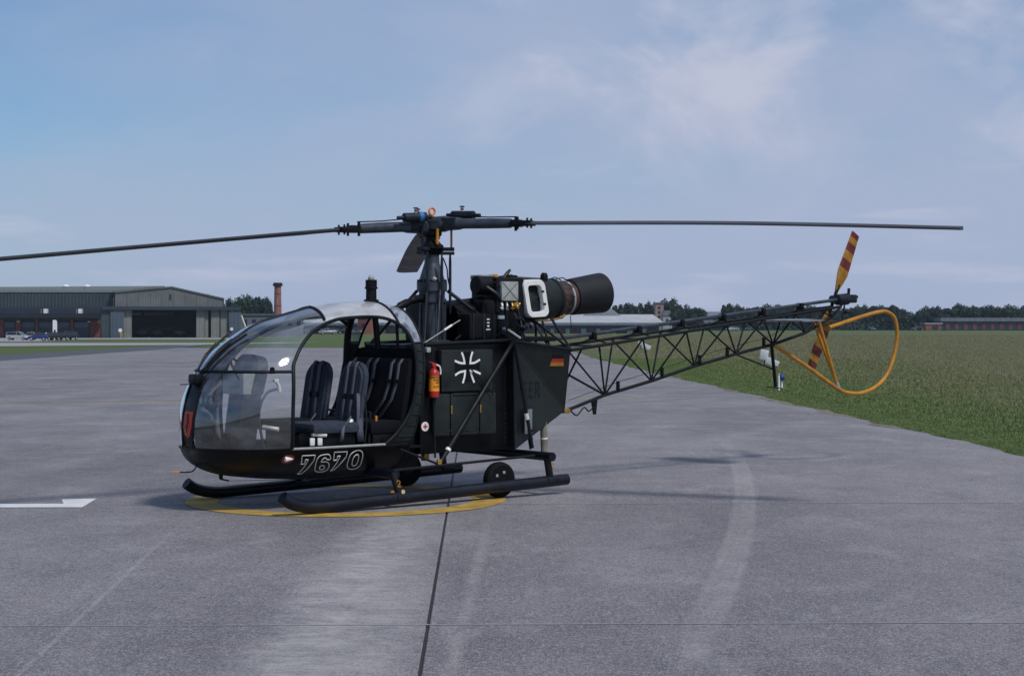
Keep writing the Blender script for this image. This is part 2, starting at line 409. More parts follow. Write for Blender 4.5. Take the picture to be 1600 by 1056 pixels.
# ------------------------------------------------------------------ painted markings on the apron
YPAINT = paint('worn_yellow_line', (.42, .27, .06), .7, 0, .25, 5, .3, dirt=(.2, .17, .11))
WPAINT = paint('worn_white_line', (.66, .66, .66), .7, 0, .1, 5, .3, dirt=(.4, .4, .4))
V = []; F = []; n = 96
for k in range(n):
    a = 2 * math.pi * k / n
    for r in (1.20, 1.50): V.append((-1.56 + r * math.cos(a), 16.0 + r * math.sin(a), .004))
    F.append((2 * k, 2 * k + 1, (2 * k + 3) % (2 * n), (2 * k + 2) % (2 * n)))
tag(mesh_obj('painted_ring', V, F, YPAINT), kind='structure')
mesh = MB().add([(-7, 15.54, .004), (-4.12, 15.58, .004), (-4.25, 16.0, .004), (-3.93, 16.05, .004), (-3.87, 15.27, .004), (-7, 15.24, .004)], [(0, 1, 2, 3, 4, 5)])
tag(mesh.build('white_marking', WPAINT, None, False), kind='structure')
def stripe(name, pts, w, mat, z=.004):
    P = spline([(*p, z) for p in pts], 10); V = []; F = []
    for i, p in enumerate(P):
        t = (P[min(i + 1, len(P) - 1)] - P[max(i - 1, 0)]).normalized(); s_ = Vector((-t.y, t.x, 0)) * w / 2
        V += [p + s_, p - s_]
        if i: F.append((2 * i - 2, 2 * i - 1, 2 * i + 1, 2 * i))
    return tag(mesh_obj(name, V, F, mat), kind='structure')
stripe('taxi_line', [(-22, 34.2), (-10.6, 36.3), (-7.3, 37.1), (-2, 37.9), (3, 38.4)], .14, YPAINT)
stripe('white_line', [(1.4, 34.9), (3.2, 37.2), (4.9, 39.9)], .07, paint('faded_white_line', (.27, .265, .27), .8, 0, .2, 3, .2))

# ------------------------------------------------------------------ helicopter
HELI = empty('helicopter', (-.784, 16.61, 0), R(38.75))
tag(HELI, 'dark green military helicopter with bubble canopy, skids and open lattice tail boom', 'helicopter')
def P_(mb, name, mat, parent=HELI, smooth=True, auto=35): return mb.build(name, mat, parent, smooth, auto)

TOP = [(-2.665, .70), (-2.652, .86), (-2.61, 1.04), (-2.54, 1.2), (-2.33, 1.43), (-1.97, 1.66), (-1.44, 1.80), (-1.1, 1.862), (-.75, 1.872), (-.5, 1.83)]
BOT = [(-2.665, .70), (-2.655, .58), (-2.62, .47), (-2.55, .39), (-2.36, .305), (-1.97, .255), (-1.5, .225), (-.5, .235)]
def smooth_profile(T):
    a = np.linspace(-2.665, -.5, 700); z = np.interp(a, [p[0] for p in T], [p[1] for p in T])
    zs = z.copy()
    for i in range(len(a)):
        h = min(.11, (a[i] + 2.665) * .6, (-.5 - a[i]) * .9) / (a[1] - a[0]); h = int(h)
        if h > 0: zs[i] = z[i - h:i + h + 1].mean()
    return lambda x: float(np.interp(x, a, zs))
zt_, zb_ = smooth_profile(TOP), smooth_profile(BOT)
zc_ = lambda a: float(np.interp(a, [-2.665, -2.5, -2.2, -1.4, -.5], [.70, .76, .86, .95, 1.0]))
def wid(a):
    if a <= -1.4: return .67 * max(0, 1 - ((-1.4 - a) / 1.265) ** 3.0) ** (1 / 2.3)
    return .67 - .05 * ((a + 1.4) / .9) ** 2
def half(a, z):
    t1, b1, c0 = zt_(a), zb_(a), zc_(a); z = min(max(z, b1), t1)
    if z >= c0: return wid(a) * max(0, 1 - ((z - c0) / max(1e-6, t1 - c0)) ** 2.3) ** .5
    return wid(a) * max(0, 1 - ((c0 - z) / max(1e-6, c0 - b1)) ** 3) ** (1 / 2.6)
ARCH = [(-1.963, .555), (-1.974, .9), (-1.941, 1.235), (-1.892, 1.347), (-1.797, 1.459), (-1.661, 1.567), (-1.538, 1.63), (-1.387, 1.682), (-1.247, 1.706), (-1.008, 1.719),
        (-.839, 1.707), (-.721, 1.66), (-.647, 1.582), (-.616, 1.469), (-.614, 1.333), (-.643, 1.096), (-.683, .92), (-.748, .792), (-.857, .654), (-.972, .555)]
ARCHS = [(p.x, p.y) for p in spline([(a, z, 0) for a, z in ARCH], 8)]
def inside(poly, x, y):
    r = False; n = len(poly); j = n - 1
    for i in range(n):
        xi, yi = poly[i]; xj, yj = poly[j]
        if (yi > y) != (yj > y) and x < (xj - xi) * (y - yi) / (yj - yi) + xi: r = not r
        j = i
    return r
def hoop1(z): return float(np.interp(z, [1.5, 1.688, 1.79, 1.81], [-1.55, -1.46, -1.42, -1.40]))
def hoop2(z): return -.70
# grid of the cabin skin
NR, NQ = 150, 44
rings = [-2.665 + 2.165 * (i / NR) ** 1.55 for i in range(1, NR + 1)]
zone = {k: [] for k in ('hull', 'windshield', 'nose_strip', 'roof_panel', 'rear_window', 'side_panel.n', 'side_panel.f')}
gridv = []
for a in rings:
    t1, b1, c0, w0 = zt_(a), zb_(a), zc_(a), wid(a); ring = []
    half_r = []
    for k in range(NQ + 1):      # bottom to mid
        t = math.cos(math.pi / 2 * k / NQ); half_r.append((w0 * max(0, 1 - t ** 3) ** (1 / 2.6), c0 - t * (c0 - b1)))
    for k in range(1, NQ + 1):   # mid to top
        t = math.sin(math.pi / 2 * k / NQ); half_r.append((w0 * max(0, 1 - t ** 2.3) ** .5, c0 + t * (t1 - c0)))
    ring = [(a, -l, z) for l, z in half_r] + [(a, l, z) for l, z in reversed(half_r[1:-1])]
    gridv.append(ring)
M_ = len(gridv[0]); GV = [v for r in gridv for v in r] + [(-2.665, 0, .70)]
def a_rear(z): return float(np.interp(z, [.22, .32, .57, .98, 1.48], [-.73, -.71, -.665, -.56, -.495]))
def classify(a, l, z):
    if a > a_rear(z): return None
    if z < .555 : return 'hull'
    if a < -2.3 and abs(l) < .108 and z < 1.16:
        return 'nose_strip'
    if inside(ARCHS, a, z) : return None if abs(l) > .2 else 'roof_panel'
    if a > -1.0 and z < 1.478 and a > -.98: return 'side_panel.n' if l < 0 else 'side_panel.f'
    if a > hoop2(z): return 'rear_window'
    if a > hoop1(z): return 'roof_panel'
    return 'windshield'
for i in range(NR - 1):
    for k in range(M_):
        q = (i * M_ + k, i * M_ + (k + 1) % M_, (i + 1) * M_ + (k + 1) % M_, (i + 1) * M_ + k)
        cx = sum((Vector(GV[j]) for j in q), Vector()) / 4; zn = classify(*cx)
        if zn: zone[zn].append(q)
for k in range(M_):
    q = (len(GV) - 1, (k + 1) % M_, k); cx = sum((Vector(GV[j]) for j in q), Vector()) / 3; zone[classify(*cx)].append(q)
def sub(name, key, mat, parent=HELI, solid=0.):
    F0 = zone[key]; used = sorted({j for f in F0 for j in f}); mp = {j: i for i, j in enumerate(used)}
    o = mesh_obj(name, [GV[j] for j in used], [tuple(mp[j] for j in f) for f in F0], mat, parent, True)
    bm = bmesh.new(); bm.from_mesh(o.data); bmesh.ops.recalc_face_normals(bm, faces=bm.faces); bm.to_mesh(o.data); bm.free(); o.data.shade_smooth()
    if solid: s_ = o.modifiers.new('thickness', 'SOLIDIFY'); s_.thickness = solid; s_.offset = -1
    return o
hull = sub('hull', 'hull', BLACK, solid=.012)
sub('windshield', 'windshield', GLASS)
sub('nose_strip', 'nose_strip', BLACK, solid=.01)
sub('roof_panel', 'roof_panel', SILVER, solid=.006)
mrg, ntg, bg_ = new_mat('painted_sheen_glazing'); pg_ = worldpos(ntg); fg_ = nnoise(ntg, pg_, 5, 6, .7, (1.5, 1.5, 1)); trg = ntg.nodes.new('ShaderNodeBsdfTransparent'); trg.inputs[0].default_value = (.8, .84, .9, 1)  # clear glazing; its bright reflection is put in as streaky grey colour
bg_.inputs['Base Color'].default_value = (.34, .38, .45, 1); bg_.inputs['Roughness'].default_value = .12; mxg = ntg.nodes.new('ShaderNodeMixShader'); ntg.links.new(nramp(ntg, fg_, .36, .62, .25, .85), mxg.inputs[0]); ntg.links.new(trg.outputs[0], mxg.inputs[1]); ntg.links.new(bg_.outputs[0], mxg.inputs[2]); ntg.links.new(mxg.outputs[0], ntg.nodes['Material Output'].inputs[0])
sub('rear_window', 'rear_window', mrg)
sidep = [sub('side_panel', 'side_panel.n', OLIVE, solid=.01), sub('side_panel', 'side_panel.f', OLIVE, solid=.01)]
def on(a, z, s=-1, d=0.): return (a, s * (half(a, z) + d), z)
# pressed ridges on the side panels
for s, par in ((-1, sidep[0]), (1, sidep[1])):
    for k in range(9):
        z = .62 + k * .098
        ar = [a for a, zz in ARCHS if abs(zz - z) < .03 and a > -1.0]
        a0 = max(ar) + .035 if ar else -.6
        if a0 < a_rear(z) - .03: P_(MB().tube([on(a0 + (a_rear(z) - .012 - a0) * t / 5, z, s, .003) for t in range(6)], .006, 6), 'ridge', OLIVE, par)
# frames
for s in (-1, 1):
    P_(MB().tube([on(a, z, s, .004) for a, z in ARCHS], .017, 8), 'door_frame', GREEN)
    sl = P_(MB().tube([on(-1.96 + t * .99 / 12, .553, s, .006) for t in range(13)], .011, 6), 'door_sill', LIGHTGREY)
    P_(MB().tube([on(a, 1.478, s, .002) for a in np.linspace(-.61, -.502, 6)], .008, 6), 'window_bar', GREEN)
    # horizontal rail from nose to door post
    P_(MB().tube([on(a, 1.232, s, .002) for a in np.linspace(-2.515, -1.945, 24)], .014, 8), 'canopy_rail', GREEN)
    P_(MB().tube([on(a, .556, s, .001) for a in np.concatenate([np.linspace(-2.65, -2.55, 12), np.linspace(-2.5, -1.97, 14)])], .011, 6), 'lower_canopy_frame', BLACK)
    P_(MB().tube([(a_rear(z) - .004, s * half(a_rear(z) - .004, z), z) for z in np.linspace(.25, 1.8, 40)] , .012, 6), 'rear_frame', GREEN)
def hoop(fn, name, r, zlow=1.72):
    zs = np.linspace(zlow, zt_(fn(1.8)) - .001, 40); A = []
    for z in zs: A.append((fn(z), z))
    pts = [(a, -half(a, z) - .003, z) for a, z in A]; pts2 = [(a, half(a, z) + .003, z) for a, z in reversed(A)]
    apex = (fn(1.81), 0, zt_(fn(1.81)) + .002)
    P_(MB().tube(pts + [apex] + pts2, r, 8), name, GREEN)
hoop(hoop1, 'roof_hoop', .016, 1.69); hoop(hoop2, 'roof_hoop', .014, 1.665)
P_(MB().tube([(a, 0, zt_(a) + .003) for a in np.linspace(-2.56, -1.41, 40)], .011, 8), 'centre_mullion', GREEN)
for s in (-1, 1):
    P_(MB().tube([(a, s * min(.108, wid(a)), z) for a, z in [(float(np.interp(z, [.7, .86, 1.04, 1.2], [-2.665, -2.652, -2.61, -2.54])) + .004, z) for z in np.linspace(.56, 1.2, 16)]], .008, 6), 'strip_edge', BLACK)
P_(MB().box((-2.575, 0, 1.165), (.09, .15, .09), bev=.02), 'nose_bracket', BLACK)
# visor-like antenna blade at the nose and pitot tube
P_(MB().prism([(-2.72, .03, 1.115), (-2.60, -.07, 1.115), (-2.56, .07, 1.115)], (0, 0, .008)), 'nose_fin', BLACK)
pit = P_(MB().tube(spline([(-2.56, 0, .42), (-2.60, 0, .36), (-2.66, 0, .347), (-2.74, 0, .352)], 6), .006, 6), 'pitot_tube', BLACK)
P_(MB().tube([(-2.74, 0, .352), (-2.82, 0, .357)], .0065, 6), 'pitot_tip', ORANGE, pit)
P_(MB().box((-2.33, 0, .295), (.03, .03, .05), bev=.006).tube([(-2.34, 0, .27), (-2.26, -.02, .25)], .008, 6), 'belly_antenna', BLACK)
P_(MB().tube([(-2.26, -.02, .25), (-1.9, -.02, .235), (-1.5, -.02, .222)], .0025, 5), 'aerial_wire', BLACK)
# wipers
for l0, zoff in ((-.05, 0), (.06, 0)):
    arm = P_(MB().tube([(-2.57, l0 * .6, 1.2), (-2.43, l0 * 1.9, 1.372), (-2.30, l0 * 2.5, 1.48)], .006, 6), 'wiper_arm', SOOT)
    bl = []
    for t in np.linspace(0, 1, 10):
        a = -2.50 + .36 * t; z = zt_(a) - .012 - .02 * abs(l0) ; bl.append((a - .012, l0 * (1.5 + 1.5 * t), z + .022))
    P_(MB().tube(bl, .011, 6), 'wiper_blade', SOOT, arm)
P_(MB().tube([(-1.99, .16, zt_(-1.99) - .01), (-2.03, .16, zt_(-1.99) + .09)], .008, 6), 'canopy_antenna', PLASTIC)
P_(MB().box(on(-2.12, 1.232, -1, .01), (.06, .02, .03), bev=.006).lathe([(0, .02), (.018, .02)], on(-2.12, 1.255, -1, .0), (0, -1, 0), 12), 'rail_latch', SOOT)
# nose badge
def nose_a(z): return float(np.interp(z, [.47, .58, .70, .86, 1.04], [-2.62, -2.655, -2.665, -2.652, -2.61]))
def badge(poly, d, mat, name, parent):
    V = [(nose_a(z) - d + .10 * l * l * 10 * .1, l, z) for l, z in poly]; return mesh_obj(name, V, [tuple(range(len(V)))], mat, parent)
bd = P_(MB().prism([(nose_a(z) - .006, l, z) for l, z in ((-.075, .88), (.06, .88), (.065, .74), (.03, .69), (.0, .645), (-.05, .665), (-.075, .74))], (.02, 0, 0)), 'nose_badge', RED, HELI, False)
mbk = MB().prism([(nose_a(z) - .0085, l, z) for l, z in ((-.005, .865), (.012, .86), (.002, .79), (.022, .735), (.012, .69), (-.006, .74), (-.022, .79))], (.002, 0, 0))
P_(mbk, 'badge_emblem', BLACK, bd, False)
P_(MB().prism([(nose_a(z) - .009, l, z) for l, z in ((.018, .735), (.034, .70), (.02, .665), (.008, .672), (.018, .70), (.006, .725))], (.002, 0, 0)), 'badge_emblem', BRASS, bd, False)
# numbers on the hull, outlined
DIG = [('7', [(-1.847, .488), (-1.716, .488), (-1.712, .438), (-1.746, .312), (-1.784, .31), (-1.772, .45), (-1.801, .45), (-1.79, .411), (-1.826, .409)], None),
       ('6', [(-1.629, .488), (-1.578, .488), (-1.549, .463), (-1.544, .44), (-1.582, .443), (-1.593, .456), (-1.617, .454), (-1.628, .42), (-1.582, .421), (-1.545, .407), (-1.519, .372), (-1.515, .338), (-1.546, .322), (-1.609, .326), (-1.651, .354), (-1.681, .428), (-1.67, .474)],
        [(-1.611, .382), (-1.584, .385), (-1.562, .367), (-1.559, .347), (-1.593, .347), (-1.611, .362)]),
       ('7', [(-1.524, .506), (-1.383, .504), (-1.379, .455), (-1.435, .338), (-1.466, .325), (-1.446, .468), (-1.474, .466), (-1.469, .431), (-1.503, .428)], None),
       ('0', [(-1.306, .502), (-1.264, .511), (-1.225, .499), (-1.199, .464), (-1.18, .397), (-1.175, .352), (-1.206, .329), (-1.265, .333), (-1.313, .36), (-1.337, .41), (-1.338, .471)],
        [(-1.281, .464), (-1.255, .47), (-1.238, .447), (-1.224, .399), (-1.226, .367), (-1.254, .365), (-1.276, .383), (-1.293, .431)])]
for ch, po, inn in DIG:
    mb = MB()
    for pl in (po, inn):
        if not pl: continue
        if ch in '60': pts = spline([(a, z, 0) for a, z in pl], 3, True)
        else:
            pts = []
            for i in range(len(pl)):
                A, B = Vector((*pl[i], 0)), Vector((*pl[(i + 1) % len(pl)], 0)); pts += [A.lerp(B, t / 4) for t in range(4)]
        mb.tube([on(p.x, p.y, -1, .002) for p in pts], .0042, 6, closed=True)
    P_(mb, 'digit', WHITE, hull)
# marker light with red oval
lc = on(-1.97, .462, -1)
ov = MB(); V = [on(-1.975 + .062 * math.cos(t), .462 + .043 * math.sin(t), -1, .004) for t in np.linspace(0, 2 * math.pi, 25)[:-1]]
ov.add(V + [on(-1.975, .462, -1, .006)], [(i, (i + 1) % 24, 24) for i in range(24)])
ml = P_(ov, 'marker_light', DKRED)
P_(MB().lathe([(-.012, .022), (0, .024), (.05, .012), (.07, .002)], (lc[0] - .03, lc[1] - .012, lc[2]), (1, -.1, 0), 14), 'lamp_cone', WHITE, ml)

# cabin interior
fl = [(a, -half(a, .5) * .97, .5) for a in np.linspace(-2.6, -.51, 20)] + [(a, half(a, .5) * .97, .5) for a in np.linspace(-.51, -2.6, 20)]
P_(MB().prism(fl, (0, 0, .02)), 'cabin_floor', FABRICB, HELI, False)
zr_ = np.linspace(.26, 1.42, 24)
bwv = [(a_rear(z) - .015, s_ * half(a_rear(z) - .015, z) * .985, z) for z in zr_ for s_ in (-1, 1)]
P_(MB().add(bwv, [(2 * i, 2 * i + 1, 2 * i + 3, 2 * i + 2) for i in range(23)]), 'rear_bulkhead', FABRICB, HELI, False)
# rear bulkhead uprights inside the rear glazing
P_(MB().tube([(-.57, .1, 1.42), (-.60, .12, zt_(-.6) - .02)], .03, 8), 'upright', SOOT); P_(MB().tube([(-.56, -.22, 1.42), (-.56, -.2, 1.74)], .015, 8), 'upright', SOOT)
P_(MB().tube(spline([(-.66, half(-.66, 1.5) - .02, 1.3), (-.68, half(-.68, 1.6) - .03, 1.6), (-.7, .28, 1.79), (-.72, 0, 1.85)], 6), .035, 8), 'roof_rib', SOOT)
def rounded(w, h, r, n=6):
    P = []
    for cx, cy, a0 in ((w / 2 - r, h - r, 0), (-w / 2 + r, h - r, 90)):
        for k in range(n + 1):
            t = R(a0 + 90 * k / n); P.append((cx + r * math.cos(t), cy + r * math.sin(t)))
    P += [(-w / 2, 0), (w / 2, 0)]; return P
def backrest(l0, a0, z0, w, h, mat, lean=.16):
    pts = [(a0 + lean * y, l0 + x, z0 + y) for x, y in rounded(w, h, w * .38)]
    bm = bmesh.new(); vs_ = [bm.verts.new(p) for p in pts]; f = bm.faces.new(vs_)
    ex = bmesh.ops.extrude_face_region(bm, geom=[f]); bmesh.ops.translate(bm, vec=(.085, 0, .012), verts=[v for v in ex['geom'] if isinstance(v, bmesh.types.BMVert)])
    bmesh.ops.recalc_face_normals(bm, faces=bm.faces)
    rim = [e for e in bm.edges if len(e.link_faces) == 2 and e.calc_face_angle(0) > R(50)]
    bmesh.ops.bevel(bm, geom=rim, offset=.022, segments=3, affect='EDGES')
    me = bpy.data.meshes.new('backrest'); bm.to_mesh(me); bm.free(); me.materials.append(mat); me.shade_smooth(); me.set_sharp_from_angle(angle=R(50))
    return me
def strap(pts, w, mat, name, parent, wv=(0, 1, 0)):
    wv = Vector(wv); V = []; F = []
    for i, p in enumerate(pts):
        p = Vector(p); V += [p - wv * w / 2, p + wv * w / 2]
        if i: F.append((2 * i - 2, 2 * i - 1, 2 * i + 1, 2 * i))
    o = mesh_obj(name, V, F, mat, parent, True); s_ = o.modifiers.new('thickness', 'SOLIDIFY'); s_.thickness = .006; return o
for l0 in (-.33, .27):
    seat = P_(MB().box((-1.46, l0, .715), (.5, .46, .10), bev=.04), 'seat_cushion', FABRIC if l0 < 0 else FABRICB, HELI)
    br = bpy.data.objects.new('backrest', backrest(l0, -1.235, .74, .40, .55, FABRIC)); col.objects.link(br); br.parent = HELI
    P_(MB().box((-1.42, l0, .585), (.38, .36, .16), bev=.01), 'seat_base', SOOT)
    for dl in (-.07, .05):
        strap([(-1.243 + .16 * y, l0 + dl, .74 + y) for y in (0, .15, .3, .45, .52)] + [(-1.13, l0 + dl, 1.302), (-1.06, l0 + dl, 1.27)], .045, STRAP, 'harness', br)
        P_(MB().box((-1.205, l0 + dl, .99), (.02, .055, .05), bev=.005), 'buckle', SOOT, br)
    strap([(-1.245, l0 - .1, .80), (-1.3, l0 - .19, .79), (-1.4, l0 - .235, .72), (-1.42, l0 - .238, .6)], .06, STRAP, 'lap_belt', seat, (.7, 0, .5))
# throw cover over the near seat edge, hanging webbing and pouch
strap([(-1.18, -.50, 1.02), (-1.19, -.52, .85), (-1.2, -.53, .70), (-1.19, -.535, .58)], .07, STRAP, 'hanging_strap', HELI, (1, 0, 0))
P_(MB().tube([(-1.14, -.53, 1.0), (-1.13, -.54, .75), (-1.15, -.54, .56)], .008, 6), 'seat_post', DGREY)
P_(MB().tube([(-1.70, -.52, .67), (-1.56, -.53, .655)], .02, 10), 'map_case', PLASTIC); P_(MB().box((-1.62, -.52, .60), (.05, .02, .07), bev=.008), 'pouch', WHITE); P_(MB().box((-1.70, -.52, .60), (.05, .02, .07), bev=.008), 'pouch', WHITE)
P_(MB().tube([(-1.93, -.05, .72), (-1.83, -.16, .70)], .02, 10), 'lever_grip', PLASTIC)
P_(MB().tube([(-1.27, -.50, .78), (-1.33, -.53, .70)], .022, 8), 'belt_tongue', PLASTIC)
# rear bench
P_(MB().box((-.86, 0, .70), (.46, 1.1, .12), bev=.04), 'rear_bench', FABRICB); P_(MB().box((-.66, 0, 1.03), (.1, 1.1, .60), Matrix.Rotation(R(10), 3, 'Y'), .035), 'rear_backrest', FABRICB)
P_(MB().box((-.86, 0, .57), (.40, 1.08, .14), bev=.01), 'bench_base', SOOT)
for l0 in (-.42, -.30, -.02, .10, .36):
    strap([(-.645, l0, 1.33), (-.69, l0, 1.28), (-.715, l0 + .01, 1.1), (-.74, l0 + .05, .95), (-.80, l0 + .16, .775)], .045, STRAP, 'rear_harness', HELI)
    P_(MB().box((-.712, l0 + .005, 1.12), (.02, .06, .035), bev=.004), 'buckle', SOOT)
P_(MB().tube([(-1.08, -.50, .52), (-1.06, -.50, .84)], .011, 8).tube([(-1.06, -.50, .84), (-1.06, .45, .84)], .011, 8), 'bench_rail', DGREY)
P_(MB().box((-1.0, -.5, .78), (.02, .02, .06), bev=.005), 'release_tag', ORANGE)
# instrument console
con = P_(MB().box((-2.10, .02, .80), (.20, .26, .58), Matrix.Rotation(R(8), 3, 'Y'), .02), 'instrument_pedestal', DGREY)
ip = [( -2.02 + .25 * y, .02 + x, 1.02 + y) for x, y in rounded(.46, .34, .16)]
P_(MB().prism(ip, (-.10, 0, .02)), 'instrument_panel', GREY)
P_(MB().box((-2.13, .02, 1.12), (.14, .38, .2), bev=.02), 'instrument_box', LIGHTGREY)
P_(MB().tube(spline([(-2.2, -.1, 1.15), (-2.26, -.06, 1.3), (-2.2, .05, 1.36), (-2.1, .1, 1.3)], 6), .01, 6), 'cable_loop', SOOT)
P_(MB().box((-2.38, .12, .96), (.05, .26, .11), bev=.008), 'radio_box', DGREY)
for k in range(3): P_(MB().lathe([(0, .03), (.012, .028)], (-2.41, .03 + .085 * k, .965), (-1, 0, 0), 14), 'dial', PLASTIC)
for s in (-1, 1):
    for k in (0, 1):
        P_(MB().box((-2.34, .02 + s * (.24 + .12 * (k - .5)), .63), (.03, .08, .13), Matrix.Rotation(R(-25), 3, 'Y'), .008).tube([(-2.33, .02 + s * (.24 + .12 * (k - .5)), .60), (-2.2, .02 + s * (.24 + .12 * (k - .5)), .53)], .01, 6), 'rudder_pedal', SOOT)
st = P_(MB().tube(spline([(-1.90, -.02, .52), (-1.95, -.02, .78), (-1.93, -.02, .93), (-1.86, -.02, 1.03), (-1.76, -.02, 1.06)], 6), .013, 8), 'cyclic_stick', GREY)
P_(MB().tube([(-1.735, -.02, 1.03), (-1.745, -.02, 1.09), (-1.77, -.02, 1.13)], [.018, .016, .017], 10).box((-1.775, -.02, 1.135), (.05, .035, .03), bev=.008), 'stick_grip', PLASTIC, st)

# strobe on the roof and duct behind it
bz = zt_(-.715)
stb = P_(MB().lathe([(-.02, .075), (.02, .072), (.025, .052), (.12, .05), (.125, .062), (.14, .062), (.145, .055), (.21, .055)], (-.715, 0, bz), (0, 0, 1), 20), 'beacon_base', SOOT)
P_(MB().lathe([(0, .03), (.02, .032), (.04, .02), (.05, .002)], (-.715, 0, bz + .21), (0, 0, 1), 14), 'beacon_lens', LIGHTGREY, stb)
P_(MB().tube(spline([(-.56, -.12, 1.79), (-.48, -.11, 1.815), (-.36, -.09, 1.86), (-.24, -.06, 1.895), (-.1, -.04, 1.90)], 5), [.024] * 6 + [.038] * 5 + [.030] * 2 + [.040] * 8, 12), 'air_duct', SOOT)

# centre fuselage
core = MB().box((.055, 0, .945), (1.10, .9, 1.03), bev=.015)
core.box((-.40, 0, .93), (.2, 1.0, 1.0), bev=.015)
core.box((-.60, 0, .56), (.28, .84, .56), bev=.015)
body = P_(core, 'fuselage_body', BLACK)
for s in (-1, 1):
    y = s * .5
    P_(MB().box((.02, y, 1.21), (.62, .1, .40), bev=.02), 'upper_side_panel', OLIVE, body)
    for (a0, a1) in ((-.365, -.185), (-.178, .165), (.172, .37)):
        P_(MB().box(((a0 + a1) / 2, y, .795), (a1 - a0, .1, .40), bev=.018), 'lower_side_panel', OLIVE, body)
    P_(MB().box((-.005, y + s * .045, .985), (.3, .03, .025), bev=.01), 'panel_lip', OLIVE, body)
    for a in (-.172, .173): P_(MB().box((a, y + s * .052, .84), (.014, .012, .08), bev=.003), 'panel_latch', BRASS, body)
    for a in (-.1, .1): P_(MB().box((a, y + s * .048, .64), (.30 if a < 0 else .1, .012, .012), bev=.004), 'panel_crease', OLIVE, body)
# national cross (white angles round a black cross)
CR = {'a': [(-.052, 1.384), (-.029, 1.332), (-.018, 1.28), (-.069, 1.283), (-.135, 1.305)], 'b': [(.079, 1.389), (.059, 1.337), (.051, 1.279), (.105, 1.284), (.167, 1.313)],
      'c': [(-.13, 1.167), (-.076, 1.195), (-.011, 1.205), (-.018, 1.153), (-.04, 1.09)], 'd': [(.176, 1.175), (.113, 1.199), (.054, 1.207), (.069, 1.157), (.098, 1.093)]}
def flat_stroke(pts, w, l, corner):
    """flat ribbon in the a-z plane, split at the corner so that both arms keep their width"""
    mb = MB()
    for seg in (pts[:corner + 1], list(reversed(pts[corner:]))):
        P = spline([(a, z, 0) for a, z in seg], 5); V = []; F = []
        for i, p in enumerate(P):
            t = (P[min(i + 1, len(P) - 1)] - P[max(i - 1, 0)]).normalized(); n_ = Vector((-t.y, t.x, 0)) * w / 2
            q = p + t * (w / 2 if i == len(P) - 1 else 0)
            V += [(q.x + n_.x, l, q.y + n_.y), (q.x - n_.x, l, q.y - n_.y)]
            if i: F.append((2 * i - 2, 2 * i - 1, 2 * i + 1, 2 * i))
        mb.add(V, F); l -= .0008
    return mb
P_(MB().add([(a, -.5515, z) for a, z in [(-.03, 1.385), (.06, 1.385), (.03, 1.26), (.165, 1.29), (.172, 1.19), (.03, 1.225), (.075, 1.10), (-.02, 1.10), (.0, 1.225), (-.13, 1.18), (-.135, 1.29), (0, 1.26)]], [(0, 1, 2, 11), (11, 2, 5, 8), (2, 3, 4, 5), (8, 5, 6, 7), (10, 11, 8, 9)]), 'cross_emblem', BLACK, body, False)
for k in 'abcd': P_(flat_stroke(CR[k], .021, -.5525, 2), 'cross_angle', WHITE, body, False)
# tapered rear body
A, A2, D, D2 = (.6, -.5, 1.49), (.6, .5, 1.49), (.63, -.5, .41), (.63, .5, .41); B, B2, C = (1.55, -.29, 1.39), (1.55, .29, 1.39), (1.72, 0, .75)
rear = mesh_obj('rear_body', [A, A2, D, D2, B, B2, C], [(0, 4, 6), (0, 6, 2), (1, 6, 5), (1, 3, 6), (2, 6, 3), (0, 1, 5, 4), (4, 5, 6), (0, 2, 3, 1)], OLIVE, HELI)
bm = bmesh.new(); bm.from_mesh(rear.data); bmesh.ops.recalc_face_normals(bm, faces=bm.faces); bmesh.ops.bevel(bm, geom=bm.edges[:], offset=.012, segments=2, affect='EDGES'); bm.to_mesh(rear.data); bm.free()
def plane_pt(p, q, u, v, w_, d=.004):
    return None
def tri_n(p, q, r): n_ = (Vector(q) - Vector(p)).cross(Vector(r) - Vector(p)).normalized(); return n_ if n_.y < 0 else -n_
nf = tri_n(A, B, C); fq = [Vector(p) for p in ((1.276, -.304, 1.305), (1.459, -.271, 1.302), (1.49, -.235, 1.227), (1.273, -.275, 1.231))]
def lerp4(u, v): return (fq[0].lerp(fq[1], u)).lerp(fq[3].lerp(fq[2], u), v)
for k, (v0, v1, mt) in enumerate(((-.5, 0, BLACK), (0, .5, RED), (.5, 1.0, YELLOW))):
    P_(MB().prism([lerp4(0, v0) + nf * .001, lerp4(1, v0) + nf * .001, lerp4(1, v1) + nf * .001, lerp4(0, v1) + nf * .001], nf * .004), 'flag_stripe', mt, rear, False)
nh = tri_n(A, C, D); h0, h1, h3 = Vector((.684, -.467, 1.085)), Vector((1.195, -.235, 1.075)), Vector((.684, -.468, .918))
ux = (h1 - h0) / 4; uy = (h3 - h0)
LET = {'H': [((0, 0), (.16, 1)), ((.6, 0), (.76, 1)), ((.16, .42), (.6, .56))], 'E': [((0, 0), (.16, 1)), ((.16, 0), (.7, .15)), ((.16, .43), (.6, .56)), ((.16, .85), (.7, 1))],
       'R': [((0, 0), (.16, 1)), ((.16, 0), (.62, .15)), ((.55, .08), (.72, .48)), ((.16, .43), (.62, .56)), ((.38, .56), (.54, .78)), ((.52, .76), (.72, 1))]}
for i, ch in enumerate('HEER'):
    mb = MB(); e_ = .002
    for (p, q) in LET[ch]:
        base = h0 + nh * e_; e_ += .0003
        f_ = lambda x, y: base + ux * (i + x) + uy * y
        mb.add([f_(p[0], p[1]), f_(q[0], p[1]), f_(q[0], q[1]), f_(p[0], q[1])], [(0, 1, 2, 3)])
    P_(mb, 'letter', BLACK, rear, False)
